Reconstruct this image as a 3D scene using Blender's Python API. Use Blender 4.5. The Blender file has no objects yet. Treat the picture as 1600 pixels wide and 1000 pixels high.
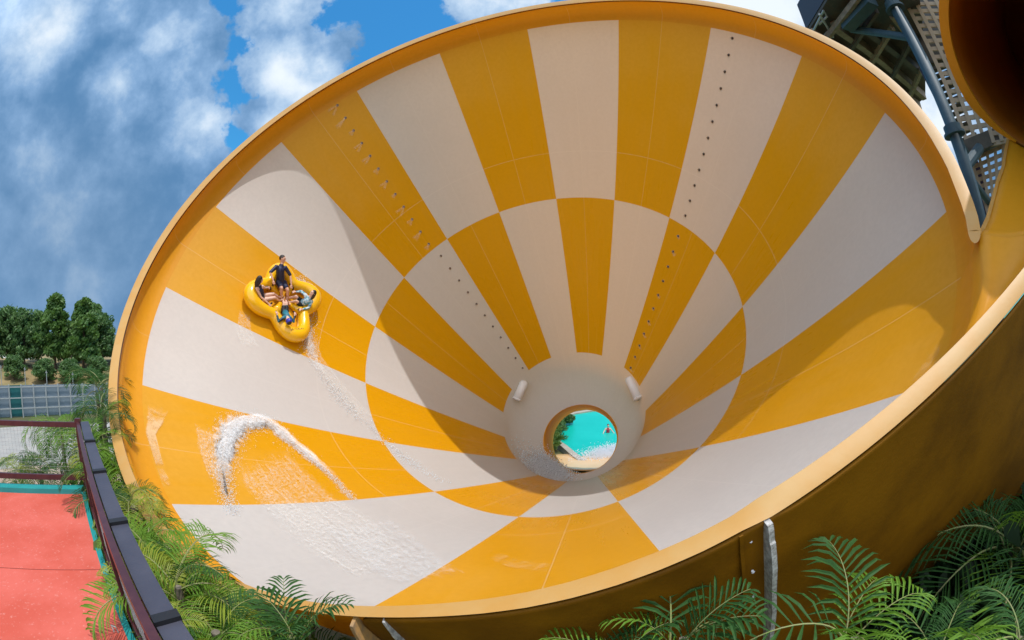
import bpy, bmesh, math, random
import numpy as np
from mathutils import Vector, Matrix
random.seed(7); rng = np.random.default_rng(7)
PI = math.pi
sc = bpy.context.scene
COL = sc.collection
# ------------------------------------------------------------------ camera (a 15 mm fisheye lens, as used for the photograph)
CAMP = Vector((0, 0, 8.5)); PH = math.radians(2.0); FPX = 688.687
cd = bpy.data.cameras.new('camera'); cam = bpy.data.objects.new('camera', cd); COL.objects.link(cam)
cam.location = CAMP; cam.rotation_euler = (math.radians(92), 0, 0)
cd.type = 'PANO'; cd.sensor_width = 36; cd.sensor_fit = 'HORIZONTAL'
cd.panorama_type = 'FISHEYE_LENS_POLYNOMIAL'
cd.fisheye_fov = math.radians(180)
cd.fisheye_polynomial_k0 = 0; cd.fisheye_polynomial_k1 = -(1600 / 36.0) / FPX
cd.fisheye_polynomial_k2 = 0; cd.fisheye_polynomial_k3 = 0; cd.fisheye_polynomial_k4 = 0
cd.clip_end = 5000; cd.clip_start = 0.05
sc.camera = cam
sc.view_settings.view_transform = 'Standard'; sc.view_settings.look = 'None'
sc.view_settings.exposure = 0.0; sc.view_settings.gamma = 1
# ------------------------------------------------------------------ sun and sky
SUND = Vector((0.2532, -0.17947, 0.95062)).normalized()
sl = bpy.data.lights.new('sun', 'SUN'); sl.energy = 3.05; sl.angle = math.radians(0.6); sl.color = (1, .965, .92)
so = bpy.data.objects.new('sun', sl); COL.objects.link(so); so.rotation_euler = SUND.to_track_quat('Z', 'Y').to_euler()
so.location = (0, 0, 60)

def ray(px, py):
    dx, dy = px - 800, py - 500; r = math.hypot(dx, dy) + 1e-9; th = r / FPX
    v = Vector((math.sin(th) * dx / r, math.sin(th) * dy / r, math.cos(th)))
    return Vector((v.x, v.y * math.sin(PH) + v.z * math.cos(PH), -v.y * math.cos(PH) + v.z * math.sin(PH)))
def at(px, py, dist): return CAMP + ray(px, py) * dist
def atz(px, py, z):
    d = ray(px, py); return CAMP + d * ((z - CAMP.z) / d.z)
def ath(px, py, hd):                                     # at a horizontal distance
    d = ray(px, py); return CAMP + d * (hd / math.hypot(d.x, d.y))

w = bpy.data.worlds.new('World'); sc.world = w; w.use_nodes = True
nt = w.node_tree; nt.nodes.clear(); N = nt.nodes.new; L = nt.links.new
outw = N('ShaderNodeOutputWorld'); bg = N('ShaderNodeBackground'); bg.inputs[1].default_value = 0.12
sky = N('ShaderNodeTexSky'); sky.sky_type = 'NISHITA'; sky.sun_disc = False
sky.sun_elevation = math.asin(SUND.z); sky.sun_rotation = math.atan2(SUND.x, SUND.y)
sky.air_density = 1.6; sky.dust_density = 0.6; sky.ozone_density = 2.5
tc = N('ShaderNodeTexCoord')
def wnoise(scale, detail=9, rough=.6, dist=0.0, off=(0, 0, 0), sc3=(1, 1, 1)):
    mp = N('ShaderNodeMapping'); L(tc.outputs['Generated'], mp.inputs[0]); mp.inputs['Location'].default_value = off
    mp.inputs['Scale'].default_value = sc3
    n = N('ShaderNodeTexNoise'); L(mp.outputs[0], n.inputs['Vector'])
    n.inputs['Scale'].default_value = scale; n.inputs['Detail'].default_value = detail
    n.inputs['Roughness'].default_value = rough; n.inputs['Distortion'].default_value = dist
    return n.outputs[0]
def mth(op, a, b=None, c=None, clamp=False, tree=None):
    n = (tree or nt).nodes.new('ShaderNodeMath'); n.operation = op; n.use_clamp = clamp
    for i, v in enumerate((a, b, c)):
        if v is None: continue
        if hasattr(v, 'is_output'): (tree or nt).links.new(v, n.inputs[i])
        else: n.inputs[i].default_value = v
    return n.outputs[0]
def blob(px, py, rad, pw=1.0):                            # 1 at the centre of a cloud mass, 0 at its angular radius
    d = ray(px, py); dp = N('ShaderNodeVectorMath'); dp.operation = 'DOT_PRODUCT'
    L(tc.outputs['Generated'], dp.inputs[0]); dp.inputs[1].default_value = d
    ang = mth('ARCCOSINE', mth('MINIMUM', dp.outputs['Value'], 1.0))
    return mth('DIVIDE', mth('SUBTRACT', math.radians(rad), ang), math.radians(8))
def blobd(d, rad):
    dp = N('ShaderNodeVectorMath'); dp.operation = 'DOT_PRODUCT'; L(tc.outputs['Generated'], dp.inputs[0]); dp.inputs[1].default_value = Vector(d).normalized()
    return mth('DIVIDE', mth('SUBTRACT', math.radians(rad), mth('ARCCOSINE', mth('MINIMUM', dp.outputs['Value'], 1.0))), math.radians(8))
def mx(lst):
    o = lst[0]
    for v in lst[1:]: o = mth('MAXIMUM', o, v)
    return o
def sstep(v, a, b):
    n = N('ShaderNodeMapRange'); n.interpolation_type = 'SMOOTHSTEP'; L(v, n.inputs[0])
    n.inputs[1].default_value = a; n.inputs[2].default_value = b; return n.outputs[0]
edge = mth('MULTIPLY', mth('SUBTRACT', wnoise(6.0, 8, .55), .5), 1.5)
edge2 = mth('MULTIPLY', mth('SUBTRACT', wnoise(20, 8, .6), .5), .7)
mass = mx([blob(130, 130, 17), blob(40, 380, 24), blob(250, 330, 12), blob(288, 215, 6.2), blob(250, 60, 6), blob(470, 112, 7.6), blob(425, 195, 5.2), blob(448, 10, 5.6), blob(520, 85, 5),
           blob(790, -40, 8), blob(1180, -60, 15), blob(1470, 180, 8), blob(1530, 330, 7), blobd((0, .1, 1), 30), blobd((0, -1, .6), 50), blobd((1, -.2, .5), 30), blobd((-1, -.3, .8), 30)])  # blobd masses are clouds added out of view, for fill light
mask = sstep(mth('ADD', mass, mth('ADD', edge, edge2)), .0, .14)
vivid = mx([blob(290, 100, 4.5), blob(318, 195, 4), blob(262, 45, 5.5), blob(440, 110, 6.5), blob(505, 95, 5), blob(425, 190, 4), blob(440, 10, 5), blob(190, 30, 4), blob(80, 50, 6.5), blob(180, 130, 5.5), blob(70, 210, 4), blob(150, 440, 2.5), blob(1150, -30, 12), blob(780, -20, 8), blob(1470, 200, 8), blobd((0, .1, 1), 30), blobd((0, -1, .6), 50)])
fl = mth('ADD', mth('MULTIPLY', mth('SUBTRACT', wnoise(3.2, 6, .55, 0, (3, 1, 2)), .5), 3.2), mth('MULTIPLY', mth('SUBTRACT', wnoise(10, 8, .62, 0, (1, 4, 2)), .5), 1.5))
light = sstep(mth('ADD', mth('MULTIPLY', mth('MAXIMUM', vivid, -.25), .95), fl), -.72, .98)
ramp = N('ShaderNodeValToRGB'); L(light, ramp.inputs[0])
e = ramp.color_ramp.elements
e[0].position = 0; e[0].color = (.095, .235, .45, 1); e[1].position = 1; e[1].color = (.84, .92, 1.0, 1)
m_ = e.new(.35); m_.color = (.24, .41, .66, 1); m2 = e.new(.68); m2.color = (.48, .64, .84, 1)
# deeper, greyer cloud base towards the horizon
low = mth('SUBTRACT', 1.0, sstep(mth('ADD', mth('MULTIPLY', blob(100, 430, 22), .4), 0.0), -.2, 1.0))
mixl = N('ShaderNodeMix'); mixl.data_type = 'RGBA'; L(mth('MULTIPLY', mth('SUBTRACT', 1.0, low), .6), mixl.inputs[0])
L(ramp.outputs[0], mixl.inputs[6]); mixl.inputs[7].default_value = (.15, .27, .44, 1)
mulf = mixl.inputs[0]
sk = N('ShaderNodeVectorMath'); sk.operation = 'MULTIPLY'; L(sky.outputs[0], sk.inputs[0]); sk.inputs[1].default_value = (.28, .98, 1.40)
clb = N('ShaderNodeVectorMath'); clb.operation = 'SCALE'; un = mth('MULTIPLY_ADD', mth('MULTIPLY', mx([blobd((0, .1, 1), 34), blobd((0, -1, .6), 55), blobd((-1, -.3, .8), 30)]), 1.0, clamp=True), .42, 1.0)
bst = N('ShaderNodeVectorMath'); bst.operation = 'SCALE'; L(mixl.outputs[2], bst.inputs[0]); L(un, bst.inputs['Scale'])  # extra brightness on the added unseen clouds, lifts the fill in the funnel
L(bst.outputs[0], clb.inputs[0]); clb.inputs['Scale'].default_value = 1.06 / .12
mixs = N('ShaderNodeMix'); mixs.data_type = 'RGBA'; L(mask, mixs.inputs[0]); L(sk.outputs[0], mixs.inputs[6]); L(clb.outputs[0], mixs.inputs[7])
L(mixs.outputs[2], bg.inputs[0]); L(bg.outputs[0], outw.inputs[0])

RD = math.radians
# ------------------------------------------------------------------ helpers
def link(o): COL.objects.link(o); return o
def tag(o, label=None, cat=None, group=None, kind=None):
    if label: o['label'] = label
    if cat: o['category'] = cat
    if group: o['group'] = group
    if kind: o['kind'] = kind
    return o
def empty(name, loc, label=None, cat=None, group=None, rz=0):
    o = link(bpy.data.objects.new(name, None)); o.location = loc; o.rotation_euler = (0, 0, rz); o.empty_display_size = .3
    return tag(o, label, cat, group)
def meshobj(name, verts, faces, mats, parent=None, smooth=False, mi=None, uv=None):
    me = bpy.data.meshes.new(name); me.from_pydata([tuple(v) for v in verts], [], faces)
    for m in (mats if isinstance(mats, (list, tuple)) else [mats]): me.materials.append(m)
    if mi is not None: me.polygons.foreach_set('material_index', mi)
    if smooth: me.polygons.foreach_set('use_smooth', [True] * len(me.polygons))
    if uv is not None:
        ul = me.uv_layers.new(name='UVMap')
        lv = np.zeros(len(me.loops), dtype=np.int32); me.loops.foreach_get('vertex_index', lv)
        ul.data.foreach_set('uv', np.asarray(uv, dtype=np.float32)[lv].ravel())
    me.update()
    o = link(bpy.data.objects.new(name, me))
    if parent is not None: setp(o, parent)
    return o
def setp(o, p):
    o.parent = p
    bpy.context.view_layer.update()
    o.matrix_parent_inverse = p.matrix_world.inverted()
    return o
class MB:
    def __init__(s): s.v = []; s.f = []; s.m = []
    def add(s, vs, fs, m=0):
        b = len(s.v); s.v += [tuple(v) for v in vs]; s.f += [tuple(b + i for i in f) for f in fs]; s.m += [m] * len(fs)
    def box(s, c, size, M=None, m=0):
        x, y, z = [k / 2 for k in size]; vs = [Vector((a * x, b * y, d * z)) for a in (-1, 1) for b in (-1, 1) for d in (-1, 1)]
        if M is not None: vs = [M @ v for v in vs]
        s.add([v + Vector(c) for v in vs], [(0, 1, 3, 2), (4, 6, 7, 5), (0, 4, 5, 1), (2, 3, 7, 6), (0, 2, 6, 4), (1, 5, 7, 3)], m)
    def beam(s, a, b, wd, ht, up=Vector((0, 0, 1)), m=0):
        a, b = Vector(a), Vector(b); d = (b - a); l = d.length; d.normalize()
        sd = d.cross(up)
        if sd.length < 1e-4: sd = d.cross(Vector((1, 0, 0)))
        sd.normalize(); u = sd.cross(d)
        M = Matrix((d, sd, u)).transposed(); s.box((a + b) / 2, (l, wd, ht), M, m)
    def tube(s, pts, rad, n=8, m=0, cap=True):
        pts = [Vector(p) for p in pts]; k = len(pts)
        rad = rad if isinstance(rad, (list, tuple)) else [rad] * k
        prev = None; vs = []
        for i, p in enumerate(pts):
            d = (pts[min(i + 1, k - 1)] - pts[max(i - 1, 0)]).normalized()
            if prev is None: x = d.orthogonal().normalized()
            else: x = (prev - d * prev.dot(d)).normalized()
            prev = x; y = d.cross(x)
            for j in range(n):
                t = 2 * PI * j / n; vs.append(p + (x * math.cos(t) + y * math.sin(t)) * rad[i])
        fs = [(i * n + j, i * n + (j + 1) % n, (i + 1) * n + (j + 1) % n, (i + 1) * n + j) for i in range(k - 1) for j in range(n)]
        if cap: fs += [tuple(range(n))[::-1], tuple((k - 1) * n + j for j in range(n))]
        s.add(vs, fs, m)
    def sphere(s, c, r, n=10, sc3=(1, 1, 1), M=None, m=0):
        vs = []; k = max(4, n // 2)
        for i in range(k + 1):
            ph = PI * i / k
            for j in range(n):
                t = 2 * PI * j / n; v = Vector((math.sin(ph) * math.cos(t) * sc3[0], math.sin(ph) * math.sin(t) * sc3[1], math.cos(ph) * sc3[2])) * r
                if M is not None: v = M @ v
                vs.append(v + Vector(c))
        s.add(vs, [(i * n + j, (i + 1) * n + j, (i + 1) * n + (j + 1) % n, i * n + (j + 1) % n) for i in range(k) for j in range(n)], m)
    def build(s, name, mats, parent=None, smooth=False):
        return meshobj(name, s.v, s.f, mats, parent, smooth, s.m)
def copy_tree(o, parent=None):
    c = o.copy(); COL.objects.link(c); c.parent = parent
    if parent is not None: c.matrix_parent_inverse = o.matrix_parent_inverse.copy()
    for ch in list(o.children): copy_tree(ch, c)
    return c

# ------------------------------------------------------------------ materials
def mat(name, col, rough=.5, noise=None, bump=None, spec=.5, metal=0, coat=0, trans=None, alpha=None):
    """noise=(scale, amount, second colour[, detail]); bump=(scale, strength)"""
    m = bpy.data.materials.new(name); m.use_nodes = True; t = m.node_tree; b = t.nodes['Principled BSDF']
    b.inputs['Base Color'].default_value = (*col, 1); b.inputs['Roughness'].default_value = rough
    b.inputs['Specular IOR Level'].default_value = spec; b.inputs['Metallic'].default_value = metal
    b.inputs['Coat Weight'].default_value = coat; b.inputs['Coat Roughness'].default_value = .08
    tcx = t.nodes.new('ShaderNodeTexCoord')
    if noise:
        n = t.nodes.new('ShaderNodeTexNoise'); n.inputs['Scale'].default_value = noise[0]
        n.inputs['Detail'].default_value = noise[3] if len(noise) > 3 else 6; n.inputs['Roughness'].default_value = .62
        t.links.new(tcx.outputs['Object'], n.inputs['Vector'])
        r = t.nodes.new('ShaderNodeMapRange'); r.interpolation_type = 'SMOOTHSTEP'
        r.inputs[1].default_value = .35; r.inputs[2].default_value = .68; r.inputs[4].default_value = noise[1]
        t.links.new(n.outputs[0], r.inputs[0])
        x = t.nodes.new('ShaderNodeMix'); x.data_type = 'RGBA'; t.links.new(r.outputs[0], x.inputs[0])
        x.inputs[6].default_value = (*col, 1); x.inputs[7].default_value = (*noise[2], 1); t.links.new(x.outputs[2], b.inputs['Base Color'])
    if bump:
        n = t.nodes.new('ShaderNodeTexNoise'); n.inputs['Scale'].default_value = bump[0]; n.inputs['Detail'].default_value = 5
        t.links.new(tcx.outputs['Object'], n.inputs['Vector'])
        u = t.nodes.new('ShaderNodeBump'); u.inputs['Strength'].default_value = bump[1]; u.inputs['Distance'].default_value = .02
        t.links.new(n.outputs[0], u.inputs['Height']); t.links.new(u.outputs[0], b.inputs['Normal'])
    if trans:
        tr = t.nodes.new('ShaderNodeBsdfTranslucent'); mxn = t.nodes.new('ShaderNodeMixShader'); mxn.inputs[0].default_value = trans[0]
        tr.inputs[0].default_value = (*trans[1], 1); o = t.nodes['Material Output']
        t.links.new(b.outputs[0], mxn.inputs[1]); t.links.new(tr.outputs[0], mxn.inputs[2]); t.links.new(mxn.outputs[0], o.inputs[0])
    return m

def gelcoat(name, col, chalk, seams=True, rough=.28, chalk_amt=.5, glow=(.2, (.95, .62, .30))):
    """moulded glass-fibre panel: UV.x = stripe number round the funnel, UV.y = 0 throat .. 2 outer edge, >2 wall"""
    m = mat(name, col, rough, spec=.32 if col[2] > .3 else .2); t = m.node_tree; b = t.nodes['Principled BSDF']; NN = t.nodes.new; LL = t.links.new
    uvn = NN('ShaderNodeUVMap'); sp = NN('ShaderNodeSeparateXYZ'); LL(uvn.outputs[0], sp.inputs[0])
    mt = lambda *a, **k: mth(*a, tree=t, **k)
    tco = NN('ShaderNodeTexCoord')
    # drifting chalky wear, stronger on the outer edge, drawn out along the panels
    mp = NN('ShaderNodeMapping'); LL(uvn.outputs[0], mp.inputs[0]); mp.inputs['Scale'].default_value = (7, 1.1, 1)
    n1 = NN('ShaderNodeTexNoise'); LL(mp.outputs[0], n1.inputs['Vector']); n1.inputs['Scale'].default_value = 1.1; n1.inputs['Detail'].default_value = 9; n1.inputs['Roughness'].default_value = .6
    n2 = NN('ShaderNodeTexNoise'); LL(tco.outputs['Object'], n2.inputs['Vector']); n2.inputs['Scale'].default_value = .55; n2.inputs['Detail'].default_value = 8
    n3 = NN('ShaderNodeTexNoise'); LL(tco.outputs['Object'], n3.inputs['Vector']); n3.inputs['Scale'].default_value = 9; n3.inputs['Detail'].default_value = 6
    ed = NN('ShaderNodeMapRange'); ed.interpolation_type = 'SMOOTHSTEP'; LL(sp.outputs[1], ed.inputs[0]); ed.inputs[1].default_value = 1.2; ed.inputs[2].default_value = 2.05
    ed.inputs[3].default_value = .0; ed.inputs[4].default_value = .33
    s1 = mt('ADD', mt('MULTIPLY', n1.outputs[0], .5), mt('MULTIPLY', n2.outputs[0], .5))
    s1 = mt('ADD', s1, ed.outputs[0])
    r1 = NN('ShaderNodeMapRange'); r1.interpolation_type = 'SMOOTHSTEP'; LL(s1, r1.inputs[0]); r1.inputs[1].default_value = .5; r1.inputs[2].default_value = .95; r1.inputs[4].default_value = chalk_amt
    c1 = NN('ShaderNodeMix'); c1.data_type = 'RGBA'; LL(r1.outputs[0], c1.inputs[0]); c1.inputs[6].default_value = (*col, 1); c1.inputs[7].default_value = (*chalk, 1)
    # fine mottling
    dk = tuple(k * .86 for k in col)
    r2 = NN('ShaderNodeMapRange'); LL(mt('ADD', mt('MULTIPLY', n3.outputs[0], .55), mt('MULTIPLY', n1.outputs[0], .45)), r2.inputs[0]); r2.inputs[1].default_value = .4; r2.inputs[2].default_value = .75; r2.inputs[4].default_value = .55
    c2 = NN('ShaderNodeMix'); c2.data_type = 'RGBA'; LL(r2.outputs[0], c2.inputs[0]); LL(c1.outputs[2], c2.inputs[6]); c2.inputs[7].default_value = (*dk, 1)
    last = c2.outputs[2]
    if seams:
        fr = mt('ABSOLUTE', mt('SUBTRACT', mt('FRACT', mt('MULTIPLY', sp.outputs[0], 1.0)), .47))
        # seam is a constant real width: divide by radius ~ v
        rad = mt('ADD', .55, mt('MULTIPLY', sp.outputs[1], .45))
        ln = mt('LESS_THAN', mt('MULTIPLY', fr, rad), .0042)
        rg = mt('ABSOLUTE', mt('SUBTRACT', sp.outputs[1], 1.27)); ln2 = mt('LESS_THAN', rg, .0022)
        hit = mt('MULTIPLY', mt('MAXIMUM', ln, ln2), mt('MULTIPLY_ADD', n3.outputs[0], .9, 0.0))
        c3 = NN('ShaderNodeMix'); c3.data_type = 'RGBA'; LL(hit, c3.inputs[0]); LL(last, c3.inputs[6]); c3.inputs[7].default_value = (*[min(.8, k * .75 + .14) for k in chalk], 1)
        last = c3.outputs[2]
    geo = NN('ShaderNodeNewGeometry'); cb = NN('ShaderNodeMix'); cb.data_type = 'RGBA'; LL(geo.outputs['Backfacing'], cb.inputs[0]); LL(last, cb.inputs[6]); cb.inputs[7].default_value = (.30, .125, .008, 1)
    LL(cb.outputs[2], b.inputs['Base Color'])
    tl_ = NN('ShaderNodeBsdfTranslucent'); tl_.inputs[0].default_value = (*glow[1], 1); ms = NN('ShaderNodeMixShader'); ms.inputs[0].default_value = glow[0]
    LL(b.outputs[0], ms.inputs[1]); LL(tl_.outputs[0], ms.inputs[2]); LL(ms.outputs[0], t.nodes['Material Output'].inputs[0])
    rr = NN('ShaderNodeMapRange'); LL(s1, rr.inputs[0]); rr.inputs[1].default_value = .3; rr.inputs[2].default_value = .9; rr.inputs[3].default_value = rough - .10; rr.inputs[4].default_value = rough + .22
    LL(rr.outputs[0], b.inputs['Roughness'])
    bp = NN('ShaderNodeBump'); bp.inputs['Strength'].default_value = .12; bp.inputs['Distance'].default_value = .02; LL(n2.outputs[0], bp.inputs['Height']); LL(bp.outputs[0], b.inputs['Normal'])
    return m
ORANGE = (.70, .315, .002); CREAM = (.655, .62, .60)
M_cream = gelcoat('cream_gelcoat', CREAM, (.80, .75, .70), rough=.42, glow=(.31, (1.0, .44, .15)))
M_orange = gelcoat('orange_gelcoat', ORANGE, (.78, .45, .12), rough=.28, chalk_amt=.28, glow=(.17, (.95, .38, .005)))
M_wall = gelcoat('orange_wall_gelcoat', (.70, .29, .004), (.76, .42, .10), rough=.24, chalk_amt=.15, glow=(.12, (.9, .34, .01)))
M_lip = mat('lip_gelcoat', (.50, .285, .085), .5, (2.2, .8, (.50, .25, .05)), (14, .05))
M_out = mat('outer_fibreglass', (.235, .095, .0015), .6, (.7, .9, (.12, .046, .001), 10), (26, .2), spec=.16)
M_tubein = mat('tube_interior', (.42, .13, .008), .45, (1.5, .5, (.32, .09, .006)), spec=.25, trans=(.16, (.6, .14, .01)))
M_edge = mat('cut_fibreglass_edge', (.12, .06, .05), .7)

# ------------------------------------------------------------------ funnel geometry (cone frame -> world)
S = 9.0
RM = Matrix(((.91521, -.31703, .24876), (-.38599, -.51233, .76716), (-.11576, -.79813, -.59126)))
TV = Vector((-.06719, .96288, .47777))
def cw(x, y, z): return CAMP + (RM @ Vector((x, y, z)) + TV) * S
def cyl(a, r, z): return cw(r * math.cos(a), r * math.sin(a), z)
def unz(a, r, z): return cw(r * math.cos(a), r * math.sin(a), z)
def nuz(u, n, z): return cw(-.8 * u + .602 * n, .6 * u + .799 * n, z)   # frame of the entry tube
R1, Z1, R2, Z2 = .67877, .70359, .34413, 1.42729
def rz(z): return 1 - (1 - R1) * z / Z1 if z < Z1 else R1 + (R2 - R1) * (z - Z1) / (Z2 - Z1)
def lut(tab, d):                                         # smoothed over a few degrees
    if 26 < d % 360 < 340: return sum(lut0(tab, min(max(d % 360 + k, 53.0) if d % 360 >= 53 else d % 360 + k, 359)) for k in (-6, -4, -2, 0, 2, 4, 6)) / 7
    return lut0(tab, d)
def lut0(tab, d):
    d = d % 360
    for (a0, v0), (a1, v1) in zip(tab, tab[1:]):
        if a0 <= d <= a1:
            t = (d - a0) / (a1 - a0); t = t * t * (3 - 2 * t); return v0 + (v1 - v0) * t
    return tab[-1][1]
TA = [(0, .953), (7, .956), (14, .962), (22.5, .974), (53, .937), (63, .943), (72, .955), (82, .982), (95, .986), (107, .981), (122, .974), (141, .966), (166, .962), (195, .957), (300, .957), (340, .952), (360, .953)]
TB = [(0, .975), (7, .978), (14, .982), (22.5, .992), (53, .953), (63, .957), (72, .965), (82, .992), (95, 1.0), (107, .998), (122, .994), (141, .99), (166, .993), (195, .987), (300, .984), (340, .975), (360, .975)]
AN = 22.5; AT = 53.0
def lipline(d, n0, dz=0.0):                               # straight near lip of the entry trough
    z = -.1; r = 1
    for _ in range(30):
        n = n0 - .104 * (z + .1); r = n / math.cos(math.radians(AT - d)); u = -r * math.sin(math.radians(AT - d))
        z = -.1 - .21 * min(1.2, max(0, -u / .8)) ** 2
    return r, z + dz
def rimA(d):
    d %= 360
    return lipline(d, .937) if AN < d < AT else (lut(TA, d), -.095)
def rimB(d):
    d %= 360
    return lipline(d, .956, -.004) if AN < d < AT else (lut(TB, d), -.106)
def wallprofile(d):
    dd = d % 360; A = lipline(dd, .937) if AN - .01 < dd < AT else rimA(dd)
    if AN - .01 < dd < AT:
        t = (AT - dd) / (AT - AN); q = max(0, min(1, (t - .55) / .45)); q = q * q * (3 - 2 * q)
        Mx, My = (1 + A[0]) / 2 * (1 - q) + .99 * q, A[1] / 2 * (1 - q) - .1 * q
        P = [(1, 0), ((1 + Mx) / 2 + .004, My / 2), (Mx, My)]
        for k in range(1, 6):
            s = k / 6; P.append((Mx + (A[0] - Mx) * s + .012 * t * math.sin(PI * s), My + (A[1] - My) * s + .02 * t * math.sin(PI * s)))
        P.append(A); return P
    r = A[0]
    if AT <= dd < 88:
        w_ = min(1, max(0, (dd - 78) / 10)); w_ = w_ * w_ * (3 - 2 * w_)
        ga = [(1, 0), (r + (1 - r) * .6, -.006), (r + (1 - r) * .35, -.015), (r + (1 - r) * .2, -.03), (r + (1 - r) * .12, -.05), (r + (1 - r) * .08, -.065), (r + (1 - r) * .04, -.08), (r + (1 - r) * .02, -.09), (r, -.095)]
        gb = [(1, 0), (1.006, -.012), (1.011, -.026), (1.011, -.042), (1.005, -.058), (.996, -.071), (r + .022, -.083), (r + .010, -.0905), (r, -.095)]
        return [(a[0] * (1 - w_) + b[0] * w_, a[1] * (1 - w_) + b[1] * w_) for a, b in zip(ga, gb)]
    return [(1, 0), (1.006, -.012), (1.011, -.026), (1.011, -.042), (1.005, -.058), (.996, -.071), (r + .022, -.083), (r + .010, -.0905), (r, -.095)]
SUB = 14; NA = 16 * SUB
A0 = -90 - 11.25                                          # stripe 0 starts here
def ang(i): return A0 + 360.0 * i / NA
zs = [0, .1, .2, .3, .4, .5, .6, Z1, .82, .94, 1.06, 1.18, 1.3, Z2]
slide = empty('water_slide', cw(0, 0, .7), 'huge tilted orange and cream checkered funnel slide with orange rim and entry tube', 'water slide')
verts = []; faces = []; mi = []; uv = []
NZ = len(zs)
NC = NA + 1
angs = [ang(i) for i in range(NC)]
for k, z in enumerate(zs[::-1]):                          # throat first
    for i, d in enumerate(angs):
        a = math.radians(d); verts.append(cyl(a, rz(z), z)); uv.append((i / SUB, (1 + (Z1 - z) / Z1) if z <= Z1 else (Z2 - z) / (Z2 - Z1)))
NW = 9
for k in range(1, NW):
    for i, d in enumerate(angs):
        r, z = wallprofile(d)[k]; verts.append(cyl(math.radians(d), r, z)); uv.append((i / SUB, 2 + .1 * k))
rows = NZ + NW - 1
mid_row = zs[::-1].index(Z1)
ex0 = len(verts); CN = 76                                 # ordinary wall profile repeated at the notch, where the trough wall starts
for k in range(1, NW):
    r, z = wallprofile(AN - .05)[k]; verts.append(cyl(math.radians(AN), r, z)); uv.append((77 / SUB, 2 + .1 * k))
for k in range(rows - 1):
    for i in range(NA):
        st = i // SUB
        if i == CN and k >= NZ - 1:
            kk = k - (NZ - 1); lo = k * NC + i + 1 if kk == 0 else ex0 + kk - 1
            faces.append((k * NC + i, lo, ex0 + kk, (k + 1) * NC + i))
        else: faces.append((k * NC + i, k * NC + i + 1, (k + 1) * NC + i + 1, (k + 1) * NC + i))
        if k >= NZ - 1: mi.append(2)
        else:
            odd = st % 2 == 1
            mi.append(1 if (odd != (k < mid_row)) else 0)
# eccentric throat: from the last ring down to the exit opening
HC = (.0302, .0532, 1.6); HR = .190
TR = 10; prev = list(range(NC))
def throat(a, s):
    p0 = Vector((R2 * math.cos(a), R2 * math.sin(a), Z2)); p1 = Vector((HC[0] + HR * math.cos(a), HC[1] + HR * math.sin(a), HC[2]))
    p = p0.lerp(p1, s); bulge = .03 * math.sin(PI * s)
    return p + Vector((math.cos(a) * bulge, math.sin(a) * bulge, bulge * .6))
for k in range(1, TR + 1):
    cur = []
    for i, d in enumerate(angs):
        a = math.radians(d); p = throat(a, k / TR); cur.append(len(verts)); verts.append(cw(*p)); uv.append((i / SUB, -.3 * k / TR))
    for i in range(NA): faces.append((cur[i], cur[i + 1], prev[i + 1], prev[i])); mi.append(0)
    prev = cur
uvs = uv
M_outs = [M_out, M_out, M_out]
bowl = meshobj('funnel_bowl', verts, faces, [M_cream, M_orange, M_wall, M_out], slide, True, mi, uvs)
def flipcheck(o, target):                                 # make normals face the target side
    me = o.data; s = 0
    for p in list(me.polygons)[::97]: s += p.normal.dot(target - p.center)
    if s < 0: me.flip_normals()
flipcheck(bowl, cw(0, 0, -.1))
# entry trough: the wall that carries on from the funnel into the tube
E = [nuz(*k) for k in ((-.504, .853, -.1), (-.54, .848, -.09), (-.59, .838, -.086), (-.66, .819, -.088), (-.73, .80, -.09), (-.80, .785, -.096), (-.86, .766, -.105), (-.92, .749, -.115), (-.98, .749, -.113))]
PT = []; LN = []
rN, zN = lipline(AN, .937)
for k in range(9):
    s = min(1, k / 7); u = -(.558 + (.92 - .558) * s) - (.06 if k == 8 else 0)
    zL = -.1 - .21 * (-u / .8) ** 2; nL = .937 - .104 * (zL + .1)
    LN.append(nuz(u, nL + .0 * s, zL))
    c1_ = ((.853 + nL) / 2 + .02, -.13); c2_ = (.964, -.118)
    PT.append(nuz(u, c1_[0] + (c2_[0] - c1_[0]) * s ** .7, c1_[1] + (c2_[1] - c1_[1]) * s))
PT[0] = cyl(math.radians(AN), 1.069, -.11); PT[1] = PT[1].lerp(PT[0] + (PT[1] - nuz(-.504, .853, -.1)) * .1, .5)
tv = []; tf = []
NS = 14
for k in range(9):
    for j in range(NS + 1):
        s = j / NS; tv.append(E[k] * (1 - s) ** 2 + PT[k] * 2 * s * (1 - s) + LN[k] * s * s)
for k in range(8):
    for j in range(NS): b = k * (NS + 1) + j; tf.append((b, b + 1, b + NS + 2, b + NS + 1))
tuv = [(5.2, 2.5)] * len(tv)
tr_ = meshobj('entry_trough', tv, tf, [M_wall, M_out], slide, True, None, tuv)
flipcheck(tr_, nuz(-.4, .7, -.3))
sd = tr_.modifiers.new('thickness', 'SOLIDIFY'); sd.thickness = .035; sd.offset = -1; sd.material_offset = 1; sd.material_offset_rim = 1
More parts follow.
